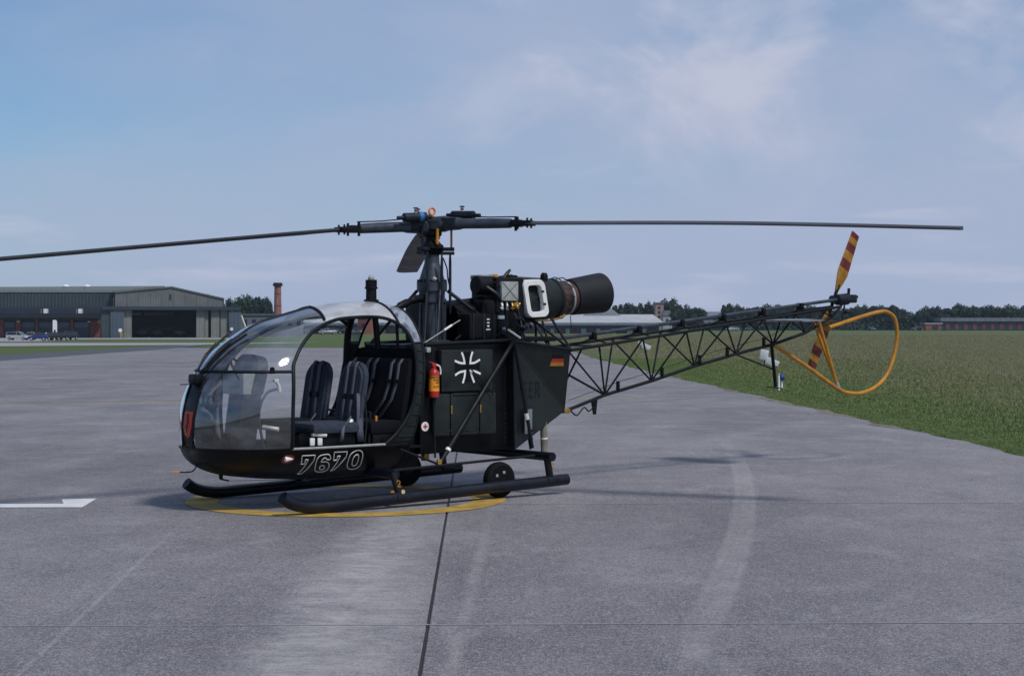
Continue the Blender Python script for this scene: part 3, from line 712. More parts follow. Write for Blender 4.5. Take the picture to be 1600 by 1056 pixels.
# rivet rows along panel edges, body corners and the hull below the sill
def rivet_rows(rows, name, mat, parent, r=.0055, gap=.045):
    mb = MB()
    for p, q, nrm in rows:
        p, q, nrm = Vector(p), Vector(q), Vector(nrm).normalized(); k = max(2, int((q - p).length / gap)); u = nrm.orthogonal().normalized(); v = nrm.cross(u)
        for i in range(k + 1):
            c_ = p.lerp(q, i / k); V = [c_ + (u * math.cos(t) + v * math.sin(t)) * r for t in (0, 1.257, 2.513, 3.77, 5.027)] + [c_ + nrm * r * .6]
            mb.add(V, [(j, (j + 1) % 5, 5) for j in range(5)])
    o = mb.build(name, mat, parent, False); o['kind'] = 'stuff'; return o
RIV = paint('rivet_head', (.014, .018, .02), .45, .1, .3, 30, .3)
nlow = (0, -1, 0)
rivet_rows([((-.27, -.5505, 1.395), (.31, -.5505, 1.395), nlow), ((-.27, -.5505, 1.03), (.31, -.5505, 1.03), nlow), ((-.275, -.5505, 1.03), (-.275, -.5505, 1.395), nlow), ((.315, -.5505, 1.03), (.315, -.5505, 1.395), nlow),
            ((-.345, -.5505, .975), (.35, -.5505, .975), nlow), ((-.345, -.5505, .615), (.35, -.5505, .615), nlow), ((-.345, -.5505, .615), (-.345, -.5505, .975), nlow), ((.352, -.5505, .615), (.352, -.5505, .975), nlow),
            ((.42, -.4505, .5), (.42, -.4505, 1.42), nlow), ((.56, -.4505, .5), (.56, -.4505, 1.42), nlow)], 'panel_rivets', RIV, body)
def inset_tri(p, q, r_, k=.05):
    g_ = (Vector(p) + Vector(q) + Vector(r_)) / 3; return [Vector(x).lerp(g_, k) for x in (p, q, r_)]
rows = []
for tri in ((A, B, C), (A, C, D)):
    nn_ = tri_n(*tri); t3_ = [x + nn_ * .0005 for x in inset_tri(*tri, .06)]; rows += [(t3_[i], t3_[(i + 1) % 3], nn_) for i in range(3)]
rivet_rows(rows, 'body_rivets', RIV, rear, .0055, .05)
hr_ = MB()
for zrow in (.53, .40):
    for i in range(44):
        a_ = -2.45 + i * .04
        if a_ > a_rear(zrow) - .03: continue
        V = [on(a_ + .005 * math.cos(t), zrow + .005 * math.sin(t), -1, .0005) for t in (0, 1.257, 2.513, 3.77, 5.027)] + [on(a_, zrow, -1, .0035)]
        if not any(abs(a_ - c_) < .10 and zrow < .5 for c_ in (-1.78, -1.6, -1.45, -1.26, -1.97)): hr_.add(V, [(j, (j + 1) % 5, 5) for j in range(5)])
o = P_(hr_, 'hull_rivets', RIV, hull, False); o['kind'] = 'stuff'
# engine deck rails and struts
P_(MB().tube([(-.45, -.5, 1.462), (.6, -.5, 1.497)], .018, 8), 'deck_rail', GREEN); P_(MB().tube([(-.45, .5, 1.462), (.6, .5, 1.497)], .018, 8), 'deck_rail', GREEN)
for s in (-1, 1):
    P_(MB().tube([(.6, s * .5, 1.49), (1.55, s * .29, 1.395)], .016, 8), 'deck_rail', GREEN)
    P_(MB().tube([(.6, s * .53, 1.49), (-.36, s * .64, .37)], .022, 10), 'body_strut', GREEN)
    P_(MB().tube([(-.28, s * .632, .463), (-.262, s * .63, .484)], .027, 10), 'strut_band', WHITE)
    P_(MB().tube([(.61, s * .53, 1.47), (.765, s * .62, .44)], .017, 10), 'body_strut', GREEN)
    P_(MB().tube([(.71, s * .59, .78), (.722, s * .594, .72)], .022, 10), 'strut_band', WHITE)
    P_(MB().tube([(.61, s * .505, 1.46), (.635, s * .505, .42)], .012, 8), 'corner_tube', GREEN)
    P_(MB().tube([(-.395, s * .545, 1.45), (-.40, s * .60, .40)], .01, 8), 'front_tube', GREEN)
    P_(MB().tube([(-.95, s * .64, .31), (.77, s * .70, .375)], .013, 8), 'lower_rail', GREEN)
    P_(MB().tube([(-.8, s * .6, .5), (-.42, s * .66, .35)], .011, 8), 'brace_tube', GREEN)
    P_(MB().box((-.40, s * .665, .365), (.05, .03, .05), bev=.01), 'rail_joint', BRASS)
    P_(MB().tube([(.05, s * .57, 1.22), (.29, s * .58, 1.0), (.30, s * .585, .97)], .006, 6), 'hand_loop', GREEN) if s < 0 else None
P_(MB().box((.86, -.44, .69), (.15, .012, .24), Matrix.Rotation(R(24), 3, 'Z'), .003), 'data_plate', LIGHTGREY)
P_(MB().box((.88, -.47, .60), (.12, .03, .02), Matrix.Rotation(R(24), 3, 'Z'), .003), 'step_bar', SOOT)
P_(MB().tube([(1.287, -.16, .66), (1.30, -.16, .34)], .036, 14), 'drain_tube', paint('khaki_hose', (.2, .19, .14), .7)); P_(MB().tube([(1.293, -.16, .498), (1.294, -.16, .482)], .0375, 14), 'hose_band', WHITE)
P_(MB().lathe([(0, .03), (.1, .012), (.12, .012)], (1.0, -.3, .52), (0, 0, -1), 12), 'drain_funnel', SOOT)
rc = P_(MB().lathe([(0, .044), (.004, .044)], (-.447, -.503, .691), (0, -1, 0), 24), 'first_aid_disc', WHITE)
P_(MB().box((-.447, -.509, .691), (.046, .003, .014)).box((-.447, -.5085, .691), (.014, .003, .046)), 'red_cross', RED, rc, False)
P_(MB().box((-.43, -.52, 1.41), (.05, .05, .05), bev=.01), 'cable_bracket', LIGHTGREY)

# landing gear
for s in (-1, 1):
    P_(MB().tube(spline([(-2.215, s * .865, .165), (-2.13, s * .865, .11), (-2.0, s * .865, .072), (-1.85, s * .865, .058), (-1.6, s * .865, .064)], 6) + [(.98, s * .865, .14), (.995, s * .865, .1405)], .055, 14), 'skid', SKID)
    for a, zt, zs in ((-1.0, .30, .13), (.77, .36, .185)):
        P_(MB().tube([(a - .02, s * (.80 if a < 0 else .86), zt), (a + .02, s * .865, zs - .05)], .033 if a < 0 else .036, 12), 'skid_leg', SKID if a > 0 else GREEN)
        P_(MB().box((a + .03, s * .865, zs - .035), (.16, .125, .05), bev=.015), 'skid_clamp', DGREY)
    w = P_(MB().lathe([(-.045, .10), (-.05, .14), (-.035, .166), (0, .172), (.035, .166), (.05, .14), (.045, .10)], (.233, s * .765, .172), (0, 1, 0), 32), 'ground_wheel', RUBBER)
    P_(MB().lathe([(-.035, .105), (-.03, .06), (-.05, .045), (-.052, .02)], (.233, s * .765, .172), (0, s, 0) if s < 0 else (0, 1, 0), 24).lathe([(-.03, .105), (.03, .105)], (.233, s * .765, .172), (0, 1, 0), 24), 'wheel_hub', DGREY, w)
    for k in range(5):
        t = 2 * math.pi * k / 5; P_(MB().box((.233 + .075 * math.cos(t), s * .765 - .048, .172 + .075 * math.sin(t)), (.028, .008, .028), bev=.006), 'hub_web', LIGHTGREY if k in (1, 2) else SOOT, w)
P_(MB().tube([(.77, -.92, .372), (.77, .92, .372)], .044, 14), 'rear_crossbeam', SKID); P_(MB().tube([(-1.0, -.82, .29), (-1.0, .82, .29)], .044, 14), 'front_crossbeam', SKID)
P_(MB().box((-.30, -.3, .40), (.06, .06, .10), bev=.01), 'drain_cock', BRASS)
for s_, a, z in ((1, -1.03, .135), (1, -.985, .155)):
    pass
# yellow tie-down marks on the near legs
P_(MB().lathe([(0, .022), (.012, .022)], (-1.055, -.84, .13), (0, -1, 0), 14), 'tie_ring', YELLOW)
P_(MB().lathe([(0, .02), (.006, .02)], (-.975, -.895, .14), (0, -1, 0), 14), 'leg_mark', paint('pale_yellow', (.6, .5, .25), .6))
def leg_digit(pts, r, mat): P_(MB().tube(spline(pts, 4), r, 6), 'leg_digit', mat)
leg_digit([(-1.015, -.853, .225), (-1.0, -.857, .24), (-.982, -.857, .228), (-.99, -.86, .205), (-1.01, -.865, .185), (-.975, -.865, .185)], .005, YELLOW)
leg_digit([(.765, -.905, .30), (.785, -.905, .31), (.795, -.905, .29), (.78, -.905, .265), (.80, -.905, .262)], .005, YELLOW)

# transmission and mast
gb = P_(MB().lathe([(1.44, .20), (1.49, .19), (1.5, .135), (1.86, .125), (1.865, .142), (1.9, .142), (1.905, .128), (1.97, .128), (1.975, .148), (2.06, .15), (2.065, .13), (2.09, .125), (2.24, .078), (2.25, .075), (2.33, .072)], (0, 0, 0), (0, 0, 1), 32), 'main_gearbox', GREY)
for k in range(14):
    t = 2 * math.pi * k / 14; P_(MB().lathe([(0, .011), (.03, .011)], (.138 * math.cos(t), .138 * math.sin(t), 2.058), (0, 0, 1), 6), 'flange_bolt', DGREY, gb)
for k in range(10):
    t = 2 * math.pi * k / 10; P_(MB().box((.133 * math.cos(t), .133 * math.sin(t), 1.68), (.012, .012, .34), Matrix.Rotation(t, 3, 'Z')), 'casing_rib', GREY, gb)
P_(MB().lathe([(0, .024), (.02, .02)], (-.06, -.12, 2.085), (0, -.6, .6), 12), 'filler_cap', LIGHTGREY, gb)
P_(MB().lathe([(2.33, .05), (2.34, .09), (2.37, .115), (2.375, .09), (2.39, .115), (2.42, .115), (2.44, .09), (2.47, .065), (2.5, .07), (2.52, .095), (2.56, .10)], (0, 0, 0), (0, 0, 1), 24), 'rotor_mast', SOOT)
sw = MB()
for k in range(3):
    t = R(58.25 + 25) + k * 2 * math.pi / 3; sw.box((.11 * math.cos(t), .11 * math.sin(t), 2.385), (.22, .085, .035), Matrix.Rotation(t, 3, 'Z'), .006)
    t2 = R(-40) + k * 2 * math.pi / 3; sw.box((.11 * math.cos(t2), .11 * math.sin(t2), 2.345), (.22, .07, .03), Matrix.Rotation(t2, 3, 'Z'), .005)
swp = P_(sw, 'swashplate', DGREY)
AZ = [(-61.75, 'right'), (58.25, 'far'), (178.25, 'left')]
DROOP = {'right': [(.2, 2.63), (.98, 2.616), (3.06, 2.566), (5.07, 2.475)], 'far': [(.2, 2.62), (1.0, 2.60), (3.0, 2.505), (5.07, 2.33)], 'left': [(.2, 2.60), (.985, 2.543), (2.64, 2.367), (4.18, 2.199), (5.07, 2.10)]}
hub = P_(MB().lathe([(2.55, .085), (2.58, .12), (2.66, .12), (2.675, .095), (2.70, .06), (2.705, .03)], (0, 0, 0), (0, 0, 1), 24), 'rotor_head', DGREY)
P_(MB().tube([(.034 * math.cos(t), .0, 2.755 + .034 * math.sin(t)) for t in np.linspace(0, 2 * math.pi, 17)[:-1]], .011, 8, closed=True).tube([(0, 0, 2.70), (0, 0, 2.722)], .016, 8), 'lifting_eye', ORANGE, hub)
roots = []
for az, key in AZ:
    t = R(az); d = Vector((math.cos(t), math.sin(t), 0)); n_ = Vector((-d.y, d.x, 0))
    rr = [p[0] for p in DROOP[key]]; zz_ = [p[1] for p in DROOP[key]]
    prof = spline([(r_, z_, 0) for r_, z_ in DROOP[key]], 10)
    zf = lambda r_: float(np.interp(r_, [p.x for p in prof], [p.y for p in prof]))
    q = lambda r_, s_=0, dz=0: d * r_ + n_ * s_ + Vector((0, 0, zf(r_) + dz))
    arm = P_(MB().tube([q(.05), q(.14), q(.18), q(.30), q(.34), q(.62), q(.84), q(.86)], [.075, .08, .068, .06, .05, .05, .046, .03], 14), 'rotor_arm', GREY, hub)
    P_(MB().box(q(.20), (.16, .15, .12), Matrix.Rotation(t, 3, 'Z'), .025), 'flap_hinge', DGREY, hub)
    P_(MB().box(q(.90), (.10, .12, .07), Matrix.Rotation(t, 3, 'Z'), .012).box(q(1.0), (.14, .16, .05), Matrix.Rotation(t, 3, 'Z'), .01).tube([q(.87, .05, -.07), q(.87, .05, .07)], .014, 8).tube([q(.93, -.05, -.06), q(.93, -.05, .06)], .012, 8).tube([q(1.03, .05, -.045), q(1.03, .05, .05)], .01, 8).tube([q(1.03, -.05, -.045), q(1.03, -.05, .05)], .01, 8), 'blade_grip', SOOT, hub)
    # damper on top of the head
    dm = P_(MB().tube([q(.10, .13, .09), q(.16, .13, .09), q(.16, .13, .09), q(.40, .11, .085), q(.40, .11, .085), q(.47, .105, .083)], [.022, .022, .045, .045, .02, .02], 14), 'drag_damper', DGREY, hub)
    if key == 'left': P_(MB().tube([q(.20, .127, .09), q(.245, .124, .09)], .0475, 14), 'damper_band', BLUE, hub)
    c0 = q(.27, .12, .12)
    P_(MB().tube([c0, c0 + Vector((0, 0, .05))], .014, 10), 'reservoir_cup', PLASTIC, hub); P_(MB().tube([c0 + Vector((0, 0, .02)), c0 + Vector((0, 0, .035))], .017, 10), 'reservoir_band', DKRED, hub); P_(MB().lathe([(0, .026), (.01, .024)], c0 + Vector((0, 0, .05)), (0, 0, 1), 10), 'reservoir_lid', SOOT, hub)
    P_(MB().tube([q(.34, .06, .075), q(.6, .03, .062), q(.88, .04, .065)], .006, 6), 'damper_rod', SOOT, hub)
    # blade with an aerofoil section
    V = []; F = []; st_ = np.linspace(1.02, 5.07, 26); ch = .27
    sec = [(.0, 0), (.05, .34), (.2, .5), (.45, .42), (.75, .2), (1., .03), (1., -.03), (.7, -.2), (.35, -.4), (.12, -.36)]
    for r_ in st_:
        w_ = ch * (1 if r_ > 1.35 else .45 + .55 * (r_ - 1.02) / .33); th = .040
        pit_ = R(7 - 5 * (r_ / 5))
        for u, v in sec:
            x = (u - .28) * -w_; zz0 = v * th
            V.append(q(r_, x * math.cos(pit_), zz0 + -x * -math.sin(pit_)))
    m_ = len(sec)
    for i in range(len(st_) - 1):
        for k in range(m_): F.append((i * m_ + k, i * m_ + (k + 1) % m_, (i + 1) * m_ + (k + 1) % m_, (i + 1) * m_ + k))
    F += [tuple(range(m_)), tuple((len(st_) - 1) * m_ + k for k in range(m_))]
    P_(MB().add(V, F), 'rotor_blade', BLADE, HELI, True, 50)
    # pitch link from the swashplate
    t3 = t + R(25)
    P_(MB().tube([(.19 * math.cos(t3), .19 * math.sin(t3), 2.375), (.19 * math.cos(t3), .19 * math.sin(t3), 2.6)], .011, 8), 'pitch_link', {'right': YELLOW, 'left': SKID, 'far': SOOT}[key])
P_(MB().tube([(-.03, -.13, 2.43), (-.03, -.13, 2.58)], .015, 8), 'scissor_link', YELLOW)
# control rods beside the gearbox
for (a, l, z0, z1) in ((-.13, -.10, 1.5, 2.36), (-.02, -.19, 1.5, 2.34), (.14, -.11, 1.75, 2.36)):
    P_(MB().tube([(a, l, z0), (a, l, z0 + .06), (a, l, z1 - .1), (a, l, z1)], [.008, .014, .014, .008], 8), 'control_rod', DGREY)
P_(MB().tube(spline([(.09, -.06, 2.3), (.13, -.07, 2.2), (.12, -.1, 2.1), (.15, -.09, 2.02)], 6), .007, 6), 'oil_hose', SOOT)
for s in (-1, 1):
    P_(MB().tube([(.13, s * .08, 1.98), (.62, s * .48, 1.5)], .018, 8), 'gearbox_brace', GREEN)
    P_(MB().tube([(-.12, s * .08, 1.98), (-.42, s * .45, 1.46)], .016, 8), 'gearbox_brace', GREEN)
P_(MB().tube([(-.44, -.47, 1.47), (-.02, -.40, 1.66), (.05, -.39, 1.69)], .006, 6), 'control_cable', LIGHTGREY); P_(MB().tube([(-.17, -.43, 1.594), (-.06, -.405, 1.642)], .011, 8), 'turnbuckle', WHITE)
P_(MB().tube([(-.16, -.30, 1.47), (-.02, -.17, 2.03)], .008, 6), 'push_rod', GREY)
# turbine and its accessories
AX0 = Vector((1.05, 0, 1.89)); AXD = Vector((1, 0, .055)).normalized(); CXD = Vector((1, 0, .115)).normalized(); CX0 = AX0 + AXD * .62 - CXD * .62
eng = P_(MB().lathe([(-.42, .10), (-.40, .17), (-.1, .2), (-.08, .24), (.0, .25), (.05, .245), (.30, .225), (.46, .20), (.47, .212), (.50, .212), (.51, .17)], AX0, AXD, 36), 'turbine_casing', OLIVE)
P_(MB().lathe([(.50, .175), (.52, .185), (.57, .18), (.60, .165), (.70, .172), (.78, .168), (.84, .175)], CX0, CXD, 36), 'hot_section', COPPER, eng)
P_(MB().lathe([(.645, .176), (.65, .182), (.665, .182), (.67, .176)], CX0, CXD, 36), 'clamp_ring', LIGHTGREY, eng)
P_(MB().lathe([(.72, .176), (.725, .188), (.74, .19), (1.15, .213), (1.165, .212), (1.16, .20), (.76, .172)], CX0, CXD, 40, False), 'exhaust_can', CAN, eng)
P_(MB().lathe([(.8, .15), (1.0, .05), (1.05, .01)], CX0, CXD, 20), 'exhaust_cone', SOOT, eng)
for k in range(7):
    t = R(200 - 32 * k); c0 = AX0 + AXD * .5; P_(MB().tube(spline([c0 + Vector((0, .21 * math.cos(t), .21 * math.sin(t))), c0 + AXD * .07 + Vector((0, .225 * math.cos(t + .1), .225 * math.sin(t + .1))), c0 + AXD * .14 + Vector((0, .185 * math.cos(t + .15), .185 * math.sin(t + .15)))], 5), .006, 5), 'igniter_lead', DGREY, eng)
# rectangular intake with pale surround
def rrect(w, h, r, n=5):
    P = []
    for cx, cy, a0 in ((w / 2 - r, h / 2 - r, 0), (-w / 2 + r, h / 2 - r, 90), (-w / 2 + r, -h / 2 + r, 180), (w / 2 - r, -h / 2 + r, 270)):
        for k in range(n + 1): t = R(a0 + 90 * k / n); P.append((cx + r * math.cos(t), cy + r * math.sin(t)))
    return P
ic = Vector((1.09, -.27, 1.91)); e1 = Vector((1, -.1, .06)).normalized(); e2 = Vector((.2, 0, -1)).normalized() * -1; nn = e1.cross(e2).normalized(); nn = nn if nn.y < 0 else -nn
def intake_pt(x, y, d): return ic + e1 * x + e2 * y + nn * d
o_, i_ = rrect(.27, .385, .07), rrect(.155, .27, .035); V = []; F = []; nR = len(o_)
for (poly, d) in ((o_, -.10), (o_, .01), ([(x * .95, y * .965) for x, y in o_], .02), ([(x * 1.06, y * 1.03) for x, y in i_], .02), (i_, .01), (i_, -.06)):
    V += [intake_pt(x, y, d) for x, y in poly]
for r_ in range(5):
    for k in range(nR): F.append((r_ * nR + k, r_ * nR + (k + 1) % nR, (r_ + 1) * nR + (k + 1) % nR, (r_ + 1) * nR + k))
ring = P_(MB().add(V, F), 'intake_surround', WHITE, eng, True, 40)
P_(MB().add([intake_pt(x, y, -.05) for x, y in i_], [tuple(range(nR))]), 'intake_screen', CAN, eng, False)
for y in np.linspace(-.10, .10, 5): P_(MB().tube([intake_pt(-.075, y, -.03), intake_pt(.075, y, -.03)], .003, 5), 'screen_wire', DGREY, eng)
for y in (-.06, .07): P_(MB().box(intake_pt(.09, y, .02), (.03, .015, .02), bev=.004), 'intake_clip', SOOT, eng)
P_(MB().lathe([(0, .085), (.01, .095), (.22, .095), (.24, .08)], (.44, -.12, 2.035), (1, 0, .02), 28), 'starter_generator', SOOT)
P_(MB().tube(spline([(.60, -.22, 2.07), (.64, -.26, 2.03), (.70, -.27, 1.9), (.72, -.27, 1.7), (.74, -.26, 1.52)], 6), .012, 8), 'oil_pipe', DGREY); P_(MB().tube(spline([(.52, -.2, 2.02), (.60, -.26, 1.95), (.66, -.27, 1.88)], 6), .02, 8), 'vent_hose', DGREY)
P_(MB().box((.78, -.05, 1.82), (.36, .42, .60), bev=.03), 'accessory_gearbox', SOOT)
gbx = P_(MB().box((.745, -.27, 1.98), (.21, .05, .19), bev=.006), 'control_box', LIGHTGREY)
for s in (-1, 1): P_(MB().tube([(.65, -.2965, 1.98 - s * .085), (.84, -.2965, 1.98 + s * .085)], .003, 5), 'cross_crease', GREY, gbx)
P_(MB().box((.6, -.12, 1.78), (.3, .24, .24), bev=.05), 'oil_pump', SOOT)
for k, a in enumerate((.66, .72, .79, .85)):
    P_(MB().tube([(a, -.26, 1.875), (a, -.28, 1.83)], .012, 8).tube([(a, -.26, 1.82), (a, -.285, 1.80)], .015, 8), 'pipe_union', WHITE if k < 2 else BRASS)
P_(MB().box((.84, -.26, 1.84), (.07, .05, .06), bev=.012).tube([(.80, -.27, 1.80), (.90, -.26, 1.86)], .01, 6), 'fuel_valve', BRASS)
P_(MB().tube(spline([(.86, -.27, 1.82), (.87, -.3, 1.7), (.86, -.34, 1.6), (.84, -.36, 1.5)], 6), .007, 6), 'fuel_line', DGREY)
P_(MB().box((.62, -.02, 2.12), (.20, .18, .05), bev=.015), 'top_cowl', LIGHTGREY); P_(MB().box((.71, -.06, 2.125), (.05, .12, .055), bev=.012), 'top_cowl_mark', YELLOW)
P_(MB().tube([(.80, -.1, 2.10), (.86, -.1, 2.16), (.90, -.1, 2.20)], [.02, .02, .014], 8).tube([(.84, 0, 2.11), (1.0, 0, 2.13), (1.06, 0, 2.11)], .03, 8).box((.97, -.04, 2.12), (.1, .08, .06), bev=.015), 'throttle_linkage', SOOT)
P_(MB().lathe([(0, .04), (.05, .04), (.08, .025)], (1.36, -.08, 2.10), (0, -.1, 1), 14), 'bleed_valve', SOOT)
tk = P_(MB().box((.30, -.33, 1.63), (.34, .22, .25), bev=.03), 'oil_tank', SOOT)
for a in (.17, .30, .42): P_(MB().box((a, -.33, 1.63), (.018, .235, .262), bev=.006), 'tank_strap', DGREY, tk)
for k, (w_, h_) in enumerate(((.035, .012), (.03, .012), (.022, .018), (.05, .010))): P_(MB().box((.355, -.4415, 1.70 - .033 * k), (w_, .002, h_)), 'tank_print', WHITE, tk, False)
P_(MB().box((.56, -.34, 1.60), (.14, .16, .2), bev=.03).lathe([(0, .03), (.03, .03)], (.56, -.34, 1.70), (0, 0, 1), 12), 'fuel_filter', SOOT); P_(MB().box((.53, -.42, 1.72), (.07, .03, .035), bev=.006), 'filter_tag', WHITE)
P_(MB().tube([(.56, -.425, 1.62), (.56, -.43, 1.58)], .018, 10), 'sight_glass', LIGHTGREY)
P_(MB().tube([(.60, -.44, 1.60), (.74, -.46, 1.515)], .012, 8), 'white_hose', PLASTIC)
P_(MB().box((.2, .25, 1.68), (.5, .3, .4), bev=.04), 'oil_cooler', SOOT); P_(MB().lathe([(0, .13), (.25, .15), (.27, .12)], (.22, .0, 1.72), (1, 0, 0), 24), 'cooling_fan', SOOT)
P_(MB().tube([(.12, 0, 1.83), (.45, 0, 1.87), (.7, 0, 1.9)], [.05, .04, .05], 14), 'drive_coupling', DGREY)
rngp = random.Random(3)
for k in range(22):
    a = rngp.uniform(.05, .9); l = rngp.uniform(-.42, -.2); z = rngp.uniform(1.5, 1.85)
    P_(MB().tube(spline([(a, l, z), (a + rngp.uniform(-.1, .1), l - .04, z + rngp.uniform(-.1, .1)), (a + rngp.uniform(-.2, .2), l + .02, 1.5 + rngp.random() * .2)], 5), rngp.choice([.006, .009, .013]), 6), 'engine_pipe', rngp.choice([SOOT, DGREY, DGREY, GREEN]))
for s in (-1, 1):
    P_(MB().tube([(1.30, s * .12, 1.70), (1.22, s * .33, 1.44)], .013, 8), 'engine_mount', GREEN); P_(MB().tube([(1.10, s * .18, 1.72), (1.54, s * .28, 1.40)], .013, 8), 'engine_mount', GREEN)
    P_(MB().tube([(1.42, s * .12, 1.72), (1.55, s * .28, 1.40)], .013, 8), 'engine_mount', GREEN); P_(MB().tube([(1.12, s * .16, 1.72), (1.20, s * .33, 1.45)], .013, 8), 'engine_mount', GREEN)
    P_(MB().tube([(.8, s * .2, 1.55), (.62, s * .5, 1.49)], .014, 8), 'engine_mount', GREEN)
P_(MB().box((.85, 0, 1.505), (.9, .7, .05), bev=.01), 'engine_tray', SOOT)
P_(MB().tube([(1.15, -.14, 1.69), (1.4, -.12, 1.69), (1.58, -.1, 1.72)], .011, 8).tube([(1.58, -.1, 1.72), (1.62, -.1, 1.75)], .016, 8), 'drain_line', BRASS)
P_(MB().tube([(1.72, -.08, 1.74), (1.73, -.08, 1.62)], .005, 6), 'drain_line', SOOT)

# tail boom: lower longeron, two upper longerons, lattice of braces
LOW = [(1.72, .75), (2.27, .902), (2.952, 1.038), (3.607, 1.189), (4.271, 1.317), (4.888, 1.422), (5.441, 1.554), (5.92, 1.745)]
up = lambda a, s: (a, s * float(np.interp(a, [1.55, 6.0], [.29, .07])), float(np.interp(a, [1.55, 6.0], [1.385, 1.868])))
lowf = lambda a: (a, 0, float(np.interp(a, [p[0] for p in LOW], [p[1] for p in LOW])))
boom = P_(MB().tube([(a, 0, z) for a, z in LOW], .019, 8).tube([up(1.53, -1), up(6.0, -1)], .017, 8).tube([up(1.53, 1), up(6.0, 1)], .017, 8), 'tail_boom', GREEN)
UN = [1.95, 2.6, 3.28, 3.94, 4.58, 5.17]
for s in (-1, 1):
    prev = None
    for i, (a, z) in enumerate(LOW[1:6]):
        for au in (UN[i] - (.0 if s < 0 else .02), UN[i + 1]):
            P_(MB().tube([(a, 0, z), up(au, s)], .0105, 7), 'brace', GREEN, boom)
    P_(MB().tube([(1.72, 0, 1.05), up(1.7, s)], .011, 7), 'brace', GREEN, boom)
    P_(MB().tube([lowf(5.441), up(5.17, s)], .010, 7), 'brace', GREEN, boom); P_(MB().tube([lowf(5.441), up(5.75, s)], .010, 7), 'brace', GREEN, boom); P_(MB().tube([lowf(5.92), up(5.75, s)], .010, 7), 'brace', GREEN, boom)
P_(MB().tube([(1.75, -.03, 1.12), (2.27, 0, .902)], .0125, 7), 'brace', GREEN, boom)
for a in UN: P_(MB().tube([up(a, -1), up(a, 1)], .009, 7), 'brace', GREEN, boom)
P_(MB().tube([(1.45, 0, 1.50), (1.7, 0, 1.51), (6.05, 0, 1.955)], .02, 10), 'tail_drive_shaft', GREY, boom)
for a in (2.1, 2.75, 3.4, 4.05, 4.7, 5.35):
    z = float(np.interp(a, [1.7, 6.05], [1.51, 1.955])); P_(MB().box((a, 0, z - .02), (.05, .09, .085), bev=.012).tube([(a, 0, z - .05), up(a, -1)], .008, 6).tube([(a, 0, z - .05), up(a, 1)], .008, 6), 'shaft_bearing', SOOT, boom)
for a in (2.45, 3.1, 3.68, 4.12, 4.72): p = lowf(a); P_(MB().box((a, -.01, p[2] + .055), (.035, .03, .11), bev=.008), 'cable_guide', SOOT, boom)
P_(MB().tube([(1.75, -.02, .86)] + [(a, -.02, lowf(a)[2] + .10) for a in (2.45, 3.1, 3.68, 4.12, 4.72)] + [(5.9, 0, 1.85)], .003, 5), 'control_cable', SOOT, boom)
P_(MB().tube(spline([(1.76, -.03, .76), (1.85, -.03, .70), (1.95, -.03, .78), (2.02, -.03, .74), (2.12, -.02, .80)], 5), .008, 6), 'cable_pigtail', SOOT, boom); P_(MB().prism([(2.08, -.01, .85), (2.16, -.01, .87), (2.14, -.01, .70), (2.11, -.01, .70)], (0, .02, 0)), 'blade_antenna', SOOT, boom)
P_(MB().box((1.72, 0, .75), (.08, .07, .05), bev=.012), 'boom_fitting', BRASS, boom)
# stabiliser, tail rotor, guard
sec = [(0, 0), (.06, .5), (.3, .6), (.7, .3), (1, 0), (.7, -.3), (.3, -.6), (.06, -.5)]; V = []; F = []
for l in (-.55, -.53, .53, .55):
    k_ = .96 if abs(l) > .54 else 1
    V += [(4.975 + (u - .5) * .45 * k_, l, 1.70 + v * .028 * k_) for u, v in sec]
for i in range(3): F += [(i * 8 + k, i * 8 + (k + 1) % 8, (i + 1) * 8 + (k + 1) % 8, (i + 1) * 8 + k) for k in range(8)]
F += [tuple(range(8)), tuple(24 + k for k in range(8))]
P_(MB().add(V, F), 'stabiliser', paint('stabiliser_sunlit_grey', (.2, .22, .25), .4))  # paler grey: sunlight on the top of the plate is put into the colour
P_(MB().lathe([(-.10, .04), (-.09, .065), (.09, .07), (.1, .045), (.2, .04)], (6.10, 0, 1.955), (1, 0, .06), 18).tube([(6.17, -.04, 1.96), (6.17, .22, 1.97)], [.06, .035], 14).box((6.26, -.02, 1.965), (.12, .08, .1), bev=.02).tube([(6.22, 0, 2.0), (6.23, 0, 2.09)], .018, 8).tube([(6.28, 0, 1.97), (6.38, 0, 1.99)], .02, 8).box((6.2, 0, 1.8), (.1, .05, .04), bev=.01).tube([(5.92, 0, 1.745), (6.12, 0, 1.91)], .014, 8).tube([(6.15, 0, 1.90), (6.1, 0, 1.70), (5.7, 0, 1.63)], .010, 8), 'tail_gearbox', DGREY)
TRC = Vector((6.247, .25, 1.96)); tdir = Vector((.815, 0, 1.633)).normalized(); tn = Vector((tdir.z, 0, -tdir.x))
P_(MB().lathe([(-.06, .03), (-.05, .05), (.04, .05), (.06, .02)], TRC, (0, 1, 0), 14).tube([TRC - tdir * .2, TRC + tdir * .2], .022, 10), 'tail_rotor_hub', SOOT)
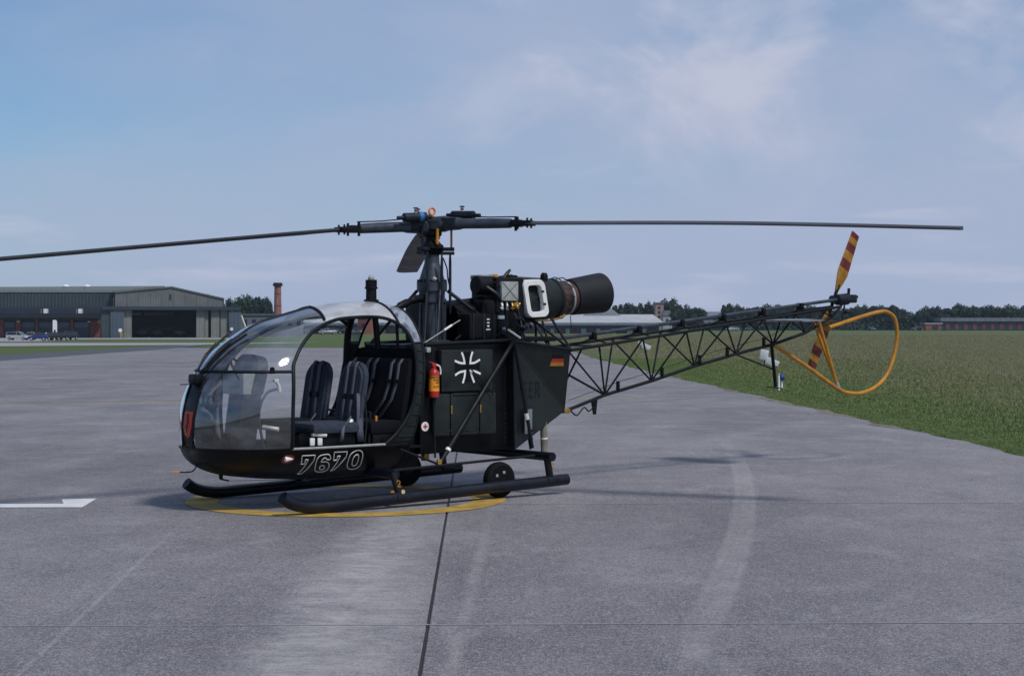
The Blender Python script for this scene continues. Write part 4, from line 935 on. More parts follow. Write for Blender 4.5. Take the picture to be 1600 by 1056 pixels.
for sg in (-1, 1):
    bl = None
    def tr_pt(r_, x, y): return TRC + tdir * (sg * r_) + tn * x + Vector((0, y, 0))
    def tw(r_): return float(np.interp(r_, [.14, .2, .36, .91], [.06, .11, .20, .15]))
    TY, TR_ = paint('tail_blade_yellow', (.30, .155, .022), .55, 0, .25, 14, .3, dirt=(.16, .09, .03)), paint('tail_blade_red', (.13, .022, .02), .55, 0, .3, 14, .3, dirt=(.07, .02, .02))
    bands = [(.12, .42, TY), (.42, .54, TR_), (.54, .65, TY), (.65, .76, TR_), (.76, .84, TY), (.84, .91, TR_)]
    for (r0, r1, mt) in bands:
        V = []; F = []; rs = np.linspace(r0, r1, 7)
        for r_ in rs:
            w_ = tw(r_)
            V += [tr_pt(r_, w_ * (u - .5), v * .022) for u, v in sec]
        for i in range(6): F += [(i * 8 + k, i * 8 + (k + 1) % 8, (i + 1) * 8 + (k + 1) % 8, (i + 1) * 8 + k) for k in range(8)]
        F += [tuple(range(8)), tuple(48 + k for k in range(8))]
        o = P_(MB().add(V, F), 'tail_rotor_blade' if bl is None else 'blade_stripe', mt, HELI if bl is None else bl, True, 45)
        if bl is None: bl = o
gp = spline([(4.90, 0, 1.415), (5.45, 0, 1.165), (6.02, 0, .885), (6.25, 0, .825), (6.47, 0, .822), (6.72, 0, .885), (6.93, 0, 1.02), (7.06, 0, 1.22), (7.13, 0, 1.42), (7.14, 0, 1.58), (7.09, 0, 1.735), (6.96, 0, 1.805), (6.8, 0, 1.81), (6.45, 0, 1.745), (5.86, 0, 1.618)], 6)
P_(MB().tube(gp, .024, 10), 'tail_guard', YELLOW)
for l, a in ((-.07, 5.60), (.1, 5.70)): P_(MB().tube([(a, l, 1.70), (6.0, 0, .95)], .019, 8), 'guard_strut', YELLOW)
P_(MB().tube([(6.0, 0, .96), (6.04, 0, .89)], .024, 8), 'guard_fitting', LIGHTGREY)
P_(MB().tube([(4.86, 0, 1.42), (4.93, 0, .93)], .02, 8), 'tail_bumper', SOOT); P_(MB().tube([(4.88, -.16, .915), (4.93, .14, .925)], .006, 6), 'bumper_wire', SOOT); P_(MB().tube([(4.27, 0, 1.31), (4.9, 0, 1.13)], .009, 6), 'bumper_brace', SOOT)

# ------------------------------------------------------------------ fire extinguisher clipped to the helicopter
def heli_w(a, l, z): return HELI.matrix_basis @ Vector((a, l, z)) if False else Matrix.Translation((-.784, 16.61, 0)) @ Matrix.Rotation(R(38.75), 4, 'Z') @ Vector((a, l, z))
fx = empty('fire_extinguisher', heli_w(-.395, -.575, .965), R(38.75)); tag(fx, 'red and orange fire extinguisher clipped beside the open cabin', 'extinguisher')
cyl = MB().lathe([(0, .03), (.004, .046), (.055, .05), (.06, .05)], (0, 0, 0), (0, 0, 1), 22); cyl.lathe([(.20, .05), (.235, .048), (.262, .03), (.27, .018), (.29, .018)], (0, 0, 0), (0, 0, 1), 22)
P_(cyl, 'cylinder_ends', RED, fx)
bandm = P_(MB().lathe([(.06, .0503), (.20, .0503)], (0, 0, 0), (0, 0, 1), 22), 'orange_sleeve', paint('orange_sleeve_paint', (.8, .3, .02), .4), fx)
for z in (.165, .14, .105, .095):
    for t in (-120, -95, -70): 
        if (z, t) == (.14, -120): continue
        P_(MB().box((.0505 * math.cos(R(t)), .0505 * math.sin(R(t)), z), (.016, .003, .011 if z > .12 else .004), Matrix.Rotation(R(t + 90), 3, 'Z')), 'sleeve_print', BLACK, bandm, False)
P_(MB().box((0, 0, .305), (.05, .025, .03), bev=.006).box((-.02, 0, .325), (.07, .018, .01), Matrix.Rotation(R(15), 3, 'Y'), .003), 'valve_head', RED, fx)
P_(MB().tube(spline([(.02, -.01, .305), (.05, -.02, .29), (.062, -.02, .25), (.06, -.02, .215)], 6), .008, 8), 'hose', WHITE, fx)
P_(MB().tube([(.053 * math.cos(t), .053 * math.sin(t), .19) for t in np.linspace(0, 2 * math.pi, 20)[:-1]], .004, 5, closed=True).box((0, .055, .12), (.04, .02, .2), bev=.004), 'bracket', SOOT, fx)

# ------------------------------------------------------------------ taxiway edge lights and marker boards in the grass
BLUEG = paint('blue_lamp_glass', (.015, .04, .17), .2)
def edge_light(x, y, label):
    e = empty('taxiway_light', (x, y, 0)); tag(e, label, 'light', 'blue taxiway edge lights')
    P_(MB().lathe([(0, .10), (.02, .09), (.03, .025), (.22, .022)], (0, 0, 0), (0, 0, 1), 16), 'stem', WHITE, e)
    P_(MB().lathe([(.22, .03), (.23, .075), (.28, .085), (.33, .075), (.37, .045), (.385, .005)], (0, 0, 0), (0, 0, 1), 16), 'lamp_globe', BLUEG, e)
edge_light(7.05, 44.3, 'blue taxiway lamp on a short stem under the tail bumper'); edge_light(5.0, 96.5, 'far blue taxiway lamp seen through the tail lattice')
def marker(x, y, label, sc=1.):
    e = empty('marker_board', (x, y, 0), R(-25)); e.scale = (sc,) * 3; tag(e, label, 'marker', 'white marker boards in the meadow')
    P_(MB().box((-.12, 0, .48), (.34, .05, .42), Matrix.Rotation(R(10), 3, 'Y'), .03), 'upper_board', WHITE, e); P_(MB().box((.25, -.1, .18), (.55, .05, .28), Matrix.Rotation(R(22), 3, 'Y'), .02), 'lower_board', WHITE, e)
    P_(MB().tube([(-.12, .04, 0), (-.12, .04, .6)], .025, 8).tube([(.3, .0, 0), (.3, 0, .2)], .025, 8), 'post', GREY, e)
marker(10.3, 68.5, 'white marker board in the meadow behind the tail bumper'); marker(9.1, 118, 'white marker board farther off behind the lattice boom', 1.2)
e = empty('marker_stake', (6.72, 42.7, 0)); tag(e, 'thin white stake in grass just behind the blue lamp', 'stake')
P_(MB().tube([(0, 0, 0), (0, 0, .4)], [.03, .022], 8), 'stake_shaft', WHITE, e); P_(MB().tube([(0, 0, .4), (0, 0, .46)], [.028, .02], 8), 'stake_cap', LIGHTGREY, e)

# ------------------------------------------------------------------ meadow grass blades
def blades(name, n, yr, wfun, hr, mat, label, seed, inset=.02, tail=.36):
    g = np.random.default_rng(seed); y = yr[0] + (yr[1] - yr[0]) * g.random(n) ** 1.5
    e = np.array([edge_x(v) + rag(v) for v in y]); x = e + inset * (.2 + 1.8 * g.random(n)) + np.minimum(wfun(y) * tail * -np.log(1 - .98 * g.random(n)), 6 + .5 * y)
    hh = hr[0] + (hr[1] - hr[0]) * g.random(n); hh *= np.clip(.45 + (x - e) * .35, .45, 1.25)
    th = g.random(n) * 6.283; lean = g.normal(0, .35, (n, 2)) * hh[:, None]; w = .002 + .003 * g.random(n) + .00014 * y
    b = np.stack([x, y, np.full(n, .0)], 1); dx = np.stack([np.cos(th) * w, np.sin(th) * w, np.zeros(n)], 1)
    mid = b + np.stack([lean[:, 0] * .35, lean[:, 1] * .35, hh * .6], 1); tip = b + np.stack([lean[:, 0], lean[:, 1], hh], 1)
    V = np.stack([b - dx, b + dx, mid + dx * .7, mid - dx * .7, tip], 1).reshape(-1, 3)
    me = bpy.data.meshes.new(name); nv = n * 5; me.vertices.add(nv); me.vertices.foreach_set('co', V.ravel())
    i0 = np.arange(n) * 5
    loops = np.stack([i0, i0 + 1, i0 + 2, i0 + 3, i0 + 3, i0 + 2, i0 + 4], 1).ravel(); me.loops.add(n * 7); me.loops.foreach_set('vertex_index', loops)
    me.polygons.add(n * 2); st = np.stack([np.arange(n) * 7, np.arange(n) * 7 + 4], 1).ravel(); me.polygons.foreach_set('loop_start', st)
    me.update(calc_edges=True); me.validate(); me.materials.append(mat); o = bpy.data.objects.new(name, me); col.objects.link(o)
    return tag(o, label, 'grass', kind='stuff')
def blademat(name, c0, c1, c2):
    m, nt, b = new_mat(name); p = worldpos(nt); f = nnoise(nt, p, 1.1, 4, .6); f2 = nnoise(nt, p, 31, 2, .6)
    c = nmix(nt, nramp(nt, f, .3, .7), c0, c1); c = nmix(nt, nramp(nt, f2, .5, .7, 0, .8), c, c2)
    nt.links.new(c, b.inputs['Base Color']); b.inputs['Roughness'].default_value = .7; b.inputs['Specular IOR Level'].default_value = .2; return m
blades('grass_blades', 230000, (15, 85), lambda y: 2.2 + .10 * y, (.02, .055), blademat('green_blades', (.115, .175, .052), (.165, .225, .075), (.22, .215, .105)), 'green grass blades along the edge of the pavement', 1)
blades('grass_stalks', 200000, (24, 330), lambda y: 5 + .42 * y, (.03, .065), blademat('dry_stalks', (.185, .188, .092), (.265, .24, .13), (.14, .17, .075)), 'dry grass stalks in seed across the meadow', 2, 2.6, .55)
# ------------------------------------------------------------------ hangar
def px(x, D): return (x - 800) / 2650 * D
def pz(y, D): return EYE - (y - 510) / 2650 * D
def corr(name, c0, c1, freq, rough=.7):
    m, nt, b = new_mat(name); p = worldpos(nt); sp = nt.nodes.new('ShaderNodeSeparateXYZ'); nt.links.new(p, sp.inputs[0])
    w = nmath(nt, 'SINE', nmath(nt, 'MULTIPLY', nmath(nt, 'ADD', sp.outputs[0], nmath(nt, 'MULTIPLY', sp.outputs[1], .35)), freq)); f = nnoise(nt, p, .25, 5, .6)
    nt.links.new(nmix(nt, nramp(nt, f, .3, .7), c0, c1), b.inputs['Base Color']); b.inputs['Roughness'].default_value = rough
    bump(nt, b, w, .5, .08); return m
GABLE = corr('gable_cladding', (.10, .112, .112), (.135, .147, .143), 9)
DARKCL = corr('dark_green_cladding', (.025, .045, .05), (.035, .058, .062), 7); BLUECL = corr('blue_grey_cladding', (.045, .065, .095), (.06, .085, .115), 6)
ROOFM = corr('ribbed_roof', (.11, .13, .12), (.145, .16, .145), 5); DOORM = corr('door_leaf', (.15, .158, .15), (.195, .20, .19), 5); DARK = paint('dark_interior', (.01, .012, .016), .8); TRIM = paint('dark_blue_trim', (.018, .028, .05), .6)
GD = 440.; gx0 = px(180, GD); GROT = R(20); gd = Vector((math.cos(GROT), math.sin(GROT), 0)); gn = Vector((-gd.y, gd.x, 0)); G0 = Vector((gx0, GD, 0)); gb0 = -1.5
def gp_(t, z, back=0.): v = G0 + gd * t + gn * back; return (v.x, v.y, z)
def gt(x):   # distance along the gable front for a photo column
    u = (x - 800) / 2650; return (u * GD - gx0) / (gd.x - u * gd.y)
def gzv(x, y): return pz(y, GD + gd.y * gt(x))
HG = empty('hangar', (0, 0, 0)); tag(HG, 'large grey-green hangar with open sliding doors across the apron', 'hangar')
tE, tR = gt(348), gt(268); zE0, zRd, zE1 = gzv(180, 456), gzv(268, 448), gzv(348, 466); zL = gzv(250, 481)
P_(MB().prism([gp_(0, zL), gp_(tE, zL), gp_(tE, zE1), gp_(tR, zRd), gp_(0, zE0)], gn * .6), 'gable_wall', GABLE, HG, False)
for k in range(1, 9): t = tE * k / 9.3; P_(MB().box(gp_(t, (zL + zE0) / 2 + .2, -.06), (.12, .1, (zE0 - zL) * .8), Matrix.Rotation(GROT, 3, 'Z')), 'gable_rib', GABLE, HG)
P_(MB().box(gp_(tR - .3, zRd - 2.6, -.1), (.5, .2, 1.3), Matrix.Rotation(GROT, 3, 'Z')), 'gable_vent', TRIM, HG)
dep = 60
P_(MB().add([gp_(-.4, zE0 + .1, -.4), gp_(tR, zRd + .12, -.4), gp_(tR, zRd + .12, dep), gp_(-.4, zE0 + .1, dep), gp_(tE + .4, zE1 + .05, -.4), gp_(tE + .4, zE1 + .05, dep)], [(0, 1, 2, 3), (1, 4, 5, 2)]), 'gable_roof', ROOFM, HG, False).modifiers.new('t', 'SOLIDIFY').thickness = .3
P_(MB().box(gp_((gt(158) + gt(375)) / 2, zL - .1, -.5), (gt(375) - gt(158), 1.4, .9), Matrix.Rotation(GROT, 3, 'Z')), 'door_lintel', TRIM, HG)
zdoor = zL - .5
def gbox(x0, x1, back, thick, z0, z1): t0, t1 = gt(x0), gt(x1); return MB().box(gp_((t0 + t1) / 2, (z0 + z1) / 2, back), (t1 - t0, thick, z1 - z0), Matrix.Rotation(GROT, 3, 'Z'))
for (x0, x1, bk) in ((193, 206, .3), (307, 320, .3), (321, 326, .7), (330, 343, .3), (345, 356, .5)): P_(gbox(x0, x1, bk, .25, gb0, zdoor), 'door_leaf', DOORM, HG)
for (x0, x1) in ((172, 193), (357, 375)): P_(gbox(x0, x1, -.2, 1.2, gb0, zdoor), 'door_pocket', BLUECL, HG)
P_(gbox(158, 172, .2, 1.0, gb0, zL), 'corner_block', DARKCL, HG)
P_(gbox(172, 376, 38, .3, gb0, zL + 3), 'inner_wall', DARK, HG); P_(gbox(172, 182, 20, .3, gb0, zL + 3), 'inner_partition', DARK, HG)
for t in (-.3, tE + .3): P_(MB().box(gp_(t, (gb0 + zE1) / 2, 20), (.3, 39, zE1 - gb0), Matrix.Rotation(GROT, 3, 'Z')), 'flank_wall', DARKCL, HG)
P_(MB().box(gp_(tE / 2, zL + .5, 20), (tE, 38, .2), Matrix.Rotation(GROT, 3, 'Z')), 'inner_ceiling', DARK, HG)
P_(gbox(172, 376, 19, 38, gb0 - .1, gb0 + .16), 'hangar_floor', ROADM, HG)
WINB = paint('clerestory_glass', (.10, .17, .2), .2)
for (x0, x1) in ((210, 251), (256, 298), (300, 305)): P_(gbox(x0, x1, 37.5, .2, gzv(250, 491), gzv(250, 486.5)), 'clerestory', WINB, HG)
# long low wing on the side of the hangar
WD = 446.
def wbox(x0, x1, y0, y1, D, th): a, b = px(x0, D), px(x1, D); z1, z0 = pz(y0, D), pz(y1, D); return MB().box(((a + b) / 2, D + th / 2, (z0 + z1) / 2), (b - a, th, z1 - z0))
P_(wbox(-160, 180, 456, 481, WD, 1.), 'wing_fascia', DARKCL, HG); a, b = px(-162, WD), px(181, WD); ze, zr = pz(455.5, WD), pz(448.2, WD + 18)
P_(MB().add([(a, WD - .3, ze), (b, WD - .3, ze), (px(236, WD), WD + 18, zr), (a, WD + 18, zr - .4)], [(0, 1, 2, 3)]), 'wing_roof', ROOFM, HG, False).modifiers.new('t', 'SOLIDIFY').thickness = .25
P_(wbox(-160, 157, 480.5, 490, WD - 2, 1.), 'annex_parapet', TRIM, HG); P_(wbox(-160, 157, 489.5, 496, WD - 5, 3.), 'annex_canopy', DARK, HG)
P_(wbox(-160, 158, 494, 531, WD + .5, .5), 'annex_wall', TRIM, HG)
for (x0, x1) in ((-60, -50), (-2, 5), (24.5, 32), (55, 59), (110, 114.5), (140, 157)): P_(wbox(x0, x1, 499 if x1 - x0 < 15 else 501, 531, WD - .6, 1.), 'brick_pier', BRICKM, HG)
for (x0, x1) in ((33, 54), (60, 81), (88, 109), (115, 139), (6, 24), (-40, -4)):
    d = P_(wbox(x0, x1, 503, 530, WD, .4), 'garage_door', paint('garage_blue', (.03, .045, .075), .5), HG); P_(wbox(x0 + 1, x1 - 1, 504, 511, WD - .06, .1), 'door_window', paint('garage_glass', (.05, .085, .13), .15), d)
for x in (68, 122): P_(wbox(x, x + 5.5, 482.5, 489.5, WD - 3.2, 1.), 'roof_vent', WHITE, HG)
for x in (64, 119, 75, 129): P_(wbox(x, x + .7, 483, 489.5, WD - 3.1, .1), 'rail_post', LIGHTGREY, HG)
for x, y in ((28, 502.7), (139, 502.8)): P_(wbox(x - 2, x + 2, y - 1, y + .6, WD - 1.4, .5), 'wall_lamp', WHITE, HG)
for x in (103, 136):
    D = WD + 9; c = (px(x, D), D, pz(449.5, D) - .15); P_(MB().lathe([(0, .5), (.5, .5), (.5, .95), (.75, .85), (.95, .4), (1.0, .02)], c, (0, 0, 1), 16), 'roof_cowl', WHITE, HG)
P_(MB().lathe([(0, .5), (.06, .5)], (px(188, 436), 436, pz(516, 436)), (0, -1, 0), 18).tube([(px(188, 436), 436.05, -1.4), (px(188, 436), 436.05, pz(516, 436))], .05, 6), 'round_sign', WHITE, HG); P_(MB().box((px(190.3, 436), 436, -.55), (.4, .4, 1.2)), 'guard_post', YELLOW, HG); P_(MB().lathe([(0, .45), (.06, .45)], (px(363, 450), 449, pz(514, 450)), (0, -1, 0), 14), 'round_sign', WHITE, HG)

# pylon sign in front of the hangar annexe
PY = empty('white_pylon', (px(85.5, 400), 400, float(gz(px(85.5, 400), 400)))); tag(PY, 'tall white round-topped pylon with dark panel before the garages', 'pylon'); PY.scale.z = 1.38
pp = [(x, 0, z) for x, z in [(-.48, 0), (.48, 0), (.48, 2.75), (.44, 3.0), (.3, 3.2), (0, 3.27), (-.48, 3.25)]]; P_(MB().prism(pp, (0, .35, 0)), 'pylon_body', WHITE, PY, False); P_(MB().box((0, -.01, .95), (.46, .04, 1.25), bev=.01), 'pylon_panel', SOOT, PY)

# ------------------------------------------------------------------ cars
CARGLASS = paint('car_window', (.02, .026, .035), .08, 0, .1, 3)
HEADL = paint('headlamp', (.75, .78, .8), .2)
def car(name, x, D, rz, paintm, label, cat='car', L_=4.0, H_=1.42, estate=False, z=None):
    e = empty(name, (x, D, float(gz(x, D)) + .02 if z is None else z), rz); tag(e, label, cat, 'cars parked near the hangar' if x < -60 else 'cars parked by the terminal')
    e.scale = (1.1, 1.1, 1.2)
    h = L_ / 2; rear_top = h - .25 if estate else h - .75
    prof = [(-h, .35), (-h + .03, .62), (-h + .25, .74), (-h + 1.05, .88), (h - .15, .92), (h, .78), (h - .02, .35)]
    V = []
    mb = MB().prism([(a, -.83, z_) for a, z_ in prof], (0, 1.66, 0)); body_ = P_(mb, 'car_body', paintm, e, True, 30)
    bv = body_.modifiers.new('b', 'BEVEL'); bv.width = .07; bv.segments = 2; bv.limit_method = 'ANGLE'
    cab = [(-h + .95, .87, .76), (-h + 1.65, H_ - .05, .60), (-h + 1.9, H_, .58), (rear_top, H_ - .03, .58), (h - (.08 if estate else .28), .9, .74)]
    V = [(a, -w_, z_) for a, z_, w_ in cab] + [(a, w_, z_) for a, z_, w_ in cab]; n_ = 5
    F = [tuple(range(n_)), tuple(range(2 * n_ - 1, n_ - 1, -1))] + [(i, n_ + i, n_ + i + 1, i + 1) for i in range(n_ - 1)]
    P_(MB().add(V, F), 'cabin_glass', CARGLASS, e, False)
    V = [(a, s * (w_ + .012), z_ + .012) for s in (-1, 1) for a, z_, w_ in cab[1:4]]; P_(MB().add(V, [(0, 3, 4, 1), (1, 4, 5, 2)]), 'car_roof', paintm, e).modifiers.new('t', 'SOLIDIFY').thickness = .05
    for s in (-1, 1):
        for (p, q) in ((0, 1), (3, 4)):
            A_, B_ = cab[p], cab[q]; P_(MB().tube([(A_[0], s * (A_[2] + .005), A_[1]), (B_[0], s * (B_[2] + .005), B_[1])], .04, 6), 'pillar', paintm, e)
        A_ = cab[2]; P_(MB().tube([(A_[0] + .35, s * .755, .88), (A_[0] + .3, s * .60, H_ - .03)], .035, 6), 'pillar', paintm, e)
        for a in (-h + .78, h - .78):
            w_ = P_(MB().lathe([(-.1, .2), (-.1, .29), (-.07, .315), (.07, .315), (.1, .29), (.1, .2)], (a, s * .76, .315), (0, 1, 0), 20), 'wheel', RUBBER, e); P_(MB().lathe([(-.02, .2), (.02, .19), (.03, .05)], (a, s * (.76 + .085), .315), (0, s, 0), 14), 'wheel_rim', LIGHTGREY, w_)
        P_(MB().box((-h + .05, s * .6, .66), (.14, .34, .14), bev=.03), 'headlight', HEADL, e); P_(MB().box((h - .03, s * .66, .74), (.08, .2, .16), bev=.02), 'tail_light', DKRED, e)
    return e
CB = paint('car_blue', (.012, .035, .17), .25, .2, .1, 2); CW = paint('car_white', (.4, .42, .45), .3, 0, .04, 2); CK = paint('car_black', (.012, .014, .018), .25, 0, .1, 2); CS = paint('car_silver', (.32, .34, .36), .3, .5, .08, 2); CD = paint('car_dark_blue', (.01, .018, .06), .25, .2, .1, 2)
car('parked_car', px(59, 352), 352, R(12), CB, 'bright blue hatchback parked alone nearest the grass strip', L_=3.8)
car('parked_car', px(28, 366), 366, R(172), CW, 'white estate car with dark windows beside the blue hatchback', L_=4.4, H_=1.5, estate=True)
car('parked_car', px(48, 374), 374, R(100), CS, 'silver-grey car half hidden behind the blue hatchback', L_=4.2)
car('parked_car', px(79, 362), 362, R(62), CK, 'black car just behind the rear of the blue hatchback', L_=4.2)
car('parked_car', px(92, 366), 366, R(58), CK, 'black car between another black car and the dark blue one', L_=4.2)
car('parked_car', px(107, 372), 372, R(60), CD, 'dark blue car closest to the brick garage wall', L_=4.2, H_=1.6, estate=True)
# cars seen through the cabin and in front of the far wood
car('parked_car', px(512, 455), 455, R(15), CS, 'silver car seen through the helicopter door, farthest from brick block', L_=4.3); car('parked_car', px(540, 458), 458, R(10), CK, 'black car seen through the helicopter door', L_=4.3); car('parked_car', px(554, 450), 450, R(170), CW, 'white car in front of the brick block behind the cabin', L_=4.3)
car('parked_car', px(1434, 690), 690, R(20), CK, 'dark car at the meadow edge beside the low brick building', L_=4.6, H_=1.6, estate=True)
for i, (x, c, lab) in enumerate(((1145, CS, 'silver car below the far trees, left of the tail bumper'), (1172, CK, 'black car below the far trees beside the silver one'), (1362, CK, 'black car under the trees inside the yellow tail guard'))): car('parked_car', px(x, 640), 640, R(15 + 40 * i), c, lab, L_=4.4)

# small helicopters in the dark hangar
def hangar_heli(x, back, label, rz):
    t = gt(x); p = gp_(t, gb0 + .16, back); e = empty('hangar_helicopter', p, rz); tag(e, label, 'helicopter', 'helicopters inside the hangar')
    P_(MB().lathe([(-1.6, .05), (-1.4, .55), (-.6, .85), (.4, .8), (1.2, .4), (1.4, .2)], (0, 0, 1.35), (1, 0, .03), 16), 'cabin', GREY, e); P_(MB().tube([(1.0, 0, 1.6), (5.2, 0, 2.0)], [.25, .1], 10).box((5.2, 0, 2.4), (.5, .06, 1.1)), 'tail', GREEN, e)
    P_(MB().tube([(0, 0, 2.0), (0, 0, 2.75)], .1, 8), 'mast', GREY, e)
    for k in range(3): tt = R(40 + 120 * k); P_(MB().box((2.3 * math.cos(tt), 2.3 * math.sin(tt), 2.72), (4.6, .26, .05), Matrix.Rotation(tt, 3, 'Z')), 'rotor_blade', BLADE, e)
    for s in (-1, 1): P_(MB().tube([(-1.6, s * .9, .12), (1.5, s * .9, .08)], .06, 8).tube([(-.7, s * .5, .8), (-.7, s * .9, .1)], .04, 6).tube([(.7, s * .5, .8), (.7, s * .9, .1)], .04, 6), 'skid', SKID, e)
hangar_heli(228, 9, 'small parked helicopter inside the hangar nearest its wide left leaf', R(200)); hangar_heli(254, 11, 'small parked helicopter in the middle of the open hangar', R(200)); hangar_heli(288, 8, 'small parked helicopter inside the hangar beside the right door leaves', R(205))

# ------------------------------------------------------------------ brick chimney
CH = empty('brick_chimney', (px(434, 500), 500, -1.4)); tag(CH, 'tall red brick chimney with a flared cap above the trees', 'chimney')
m, nt_, b = new_mat('chimney_brick'); p = coords(nt_, 'Object'); bt = nt_.nodes.new('ShaderNodeTexBrick'); bt.inputs['Scale'].default_value = 1.2; bt.inputs['Color1'].default_value = (.22, .075, .055, 1); bt.inputs['Color2'].default_value = (.28, .10, .07, 1); bt.inputs['Mortar'].default_value = (.25, .2, .18, 1); nt_.links.new(p, bt.inputs[0]); nt_.links.new(bt.outputs[0], b.inputs[0]); b.inputs['Roughness'].default_value = .9
P_(MB().lathe([(0, 1.25), (14.6, .98), (14.7, 1.1), (15.0, 1.1)], (0, 0, 0), (0, 0, 1), 20), 'chimney_shaft', m, CH); P_(MB().lathe([(14.98, 1.45), (15.35, 1.5), (15.45, 1.35), (15.9, 1.3)], (0, 0, 0), (0, 0, 1), 20), 'chimney_cap', DGREY, CH)
for z in (5, 9, 12.5): P_(MB().lathe([(z, 1.27 - .0185 * z), (z + .15, 1.27 - .0185 * z)], (0, 0, 0), (0, 0, 1), 20), 'iron_band', SOOT, CH)

# ------------------------------------------------------------------ buildings across the meadow
def wpart(x0, x1, y0, y1, D, th, name, mat, parent): return P_(wbox(x0, x1, y0, y1, D, th), name, mat, parent, False)
PALE = corr('pale_metal_roof', (.36, .38, .40), (.43, .45, .46), 3); SLATE = corr('slate_roof', (.12, .135, .16), (.16, .175, .2), 3); BANDM = paint('dark_glazing_band', (.02, .03, .06), .25); REDW = paint('red_panel', (.12, .032, .032), .7)
TB = empty('terminal_building'); tag(TB, 'long low terminal with pale roof and red panels beyond the boom', 'building')
D = 500
wpart(470, 1030, 505, 524, D, 14, 'wall', BANDM, TB); a, b = px(462, D - 2), px(1037, D - 2)
P_(MB().add([(a, D - 2, pz(505.5, D - 2)), (b, D - 2, pz(505.5, D - 2)), (b - 2, D + 12, pz(493, D + 12)), (a + 2, D + 12, pz(493, D + 12))], [(0, 1, 2, 3)]), 'roof', PALE, TB, False).modifiers.new('t', 'SOLIDIFY').thickness = .35
wpart(466, 1034, 505, 508.5, D - 2, 1, 'eave_board', paint('blue_eave', (.1, .13, .2), .6), TB)
P_(MB().add([(px(905, D + 8), D + 8, pz(497, D + 8)), (px(975, D + 8), D + 8, pz(497, D + 8)), (px(955, D + 14), D + 14, pz(482, D + 14)), (px(925, D + 14), D + 14, pz(482, D + 14))], [(0, 1, 2, 3)]), 'upper_roof', SLATE, TB, False).modifiers.new('t', 'SOLIDIFY').thickness = .3
for i in range(46):
    x = 476 + i * 12; wpart(x, x + (6 if i % 3 else 8), 513.5, 522.5, D - .25, .4, 'red_panel' if i % 2 else 'white_panel', REDW if i % 2 else LIGHTGREY, TB)
wpart(470, 1030, 521.5, 524, D - .4, .5, 'plinth', LIGHTGREY, TB)
BB = empty('brick_block'); tag(BB, 'square red brick block seen through the cabin above parked cars', 'building'); wpart(559, 580, 497, 524, 470, 8, 'wall', BRICKM, BB); wpart(558, 581, 495.5, 497.3, 469.8, 8.4, 'roof', SLATE, BB); wpart(565, 570, 505, 511, 469.9, .3, 'window', BANDM, BB)
TW = empty('brick_tower_house'); tag(TW, 'pale brick tower house among the trees behind the terminal', 'building'); D = 640
wpart(1024, 1037, 474, 512, D, 7, 'wall', paint('pale_brick', (.3, .2, .17), .85), TW); wpart(1023, 1038, 472.5, 474.3, D - .3, 7.6, 'roof', SLATE, TW)
for y in (479, 486, 493): wpart(1028, 1032, y, y + 3.5, D - .12, .3, 'window', BANDM, TW)
HS = empty('white_gable_house'); tag(HS, 'small white house with slate roof right of the tower house', 'building'); D = 620
wpart(1036, 1050, 493, 514, D, 8, 'wall', LIGHTGREY, HS); P_(MB().prism([(px(1034, D), D - .3, pz(493, D)), (px(1052, D), D - .3, pz(493, D)), (px(1047, D), D - .3, pz(485, D)), (px(1039, D), D - .3, pz(485, D))], (0, 9, 0)), 'roof', SLATE, HS, False); wpart(1041, 1044, 498, 503, D - .1, .3, 'window', BANDM, HS)
GH = empty('grey_roofed_shed'); tag(GH, 'grey roofed shed between two clumps of far trees', 'building'); D = 760
wpart(1098, 1130, 493, 516, D, 8, 'wall', paint('shed_wall', (.2, .2, .23), .8), GH); P_(MB().add([(px(1096, D), D - 1, pz(493.5, D)), (px(1132, D), D - 1, pz(493.5, D)), (px(1130, D + 8), D + 8, pz(487, D + 8)), (px(1100, D + 8), D + 8, pz(487, D + 8))], [(0, 1, 2, 3)]), 'roof', SLATE, GH, False).modifiers.new('t', 'SOLIDIFY').thickness = .3
LB = empty('low_brick_building'); tag(LB, 'low red brick building with grey roof at the meadow edge', 'building'); D = 700
wpart(1470, 1680, 500, 515.5, D, 10, 'wall', BANDM, LB); wpart(1470, 1682, 496.5, 502, D - 1, 12, 'roof', SLATE, LB); wpart(1446, 1471, 506, 515.5, D - .5, 8, 'side_wing', BRICKM, LB); wpart(1445, 1473, 504.5, 506.3, D - .8, 9, 'wing_roof', LIGHTGREY, LB)
for x in range(1478, 1676, 14): wpart(x, x + 6, 503, 515, D - .25, .4, 'brick_pier', REDW if x > 1520 else paint('dull_brick', (.12, .05, .05), .8), LB)
wpart(1457, 1466, 509, 513.5, D - .7, .3, 'wing_window', BANDM, LB)
# low wall right of the hangar
SB = empty('grey_store'); tag(SB, 'low grey store building between the hangar and chimney', 'building'); wpart(372, 470, 492, 527, 470, 6, 'wall', paint('store_wall', (.13, .15, .18), .8), SB); wpart(371, 471, 490.5, 492.3, 469.6, 7, 'roof', SLATE, SB)
for x in range(380, 465, 14): wpart(x, x + 6, 499, 508, 469.9, .3, 'window', BANDM, SB)

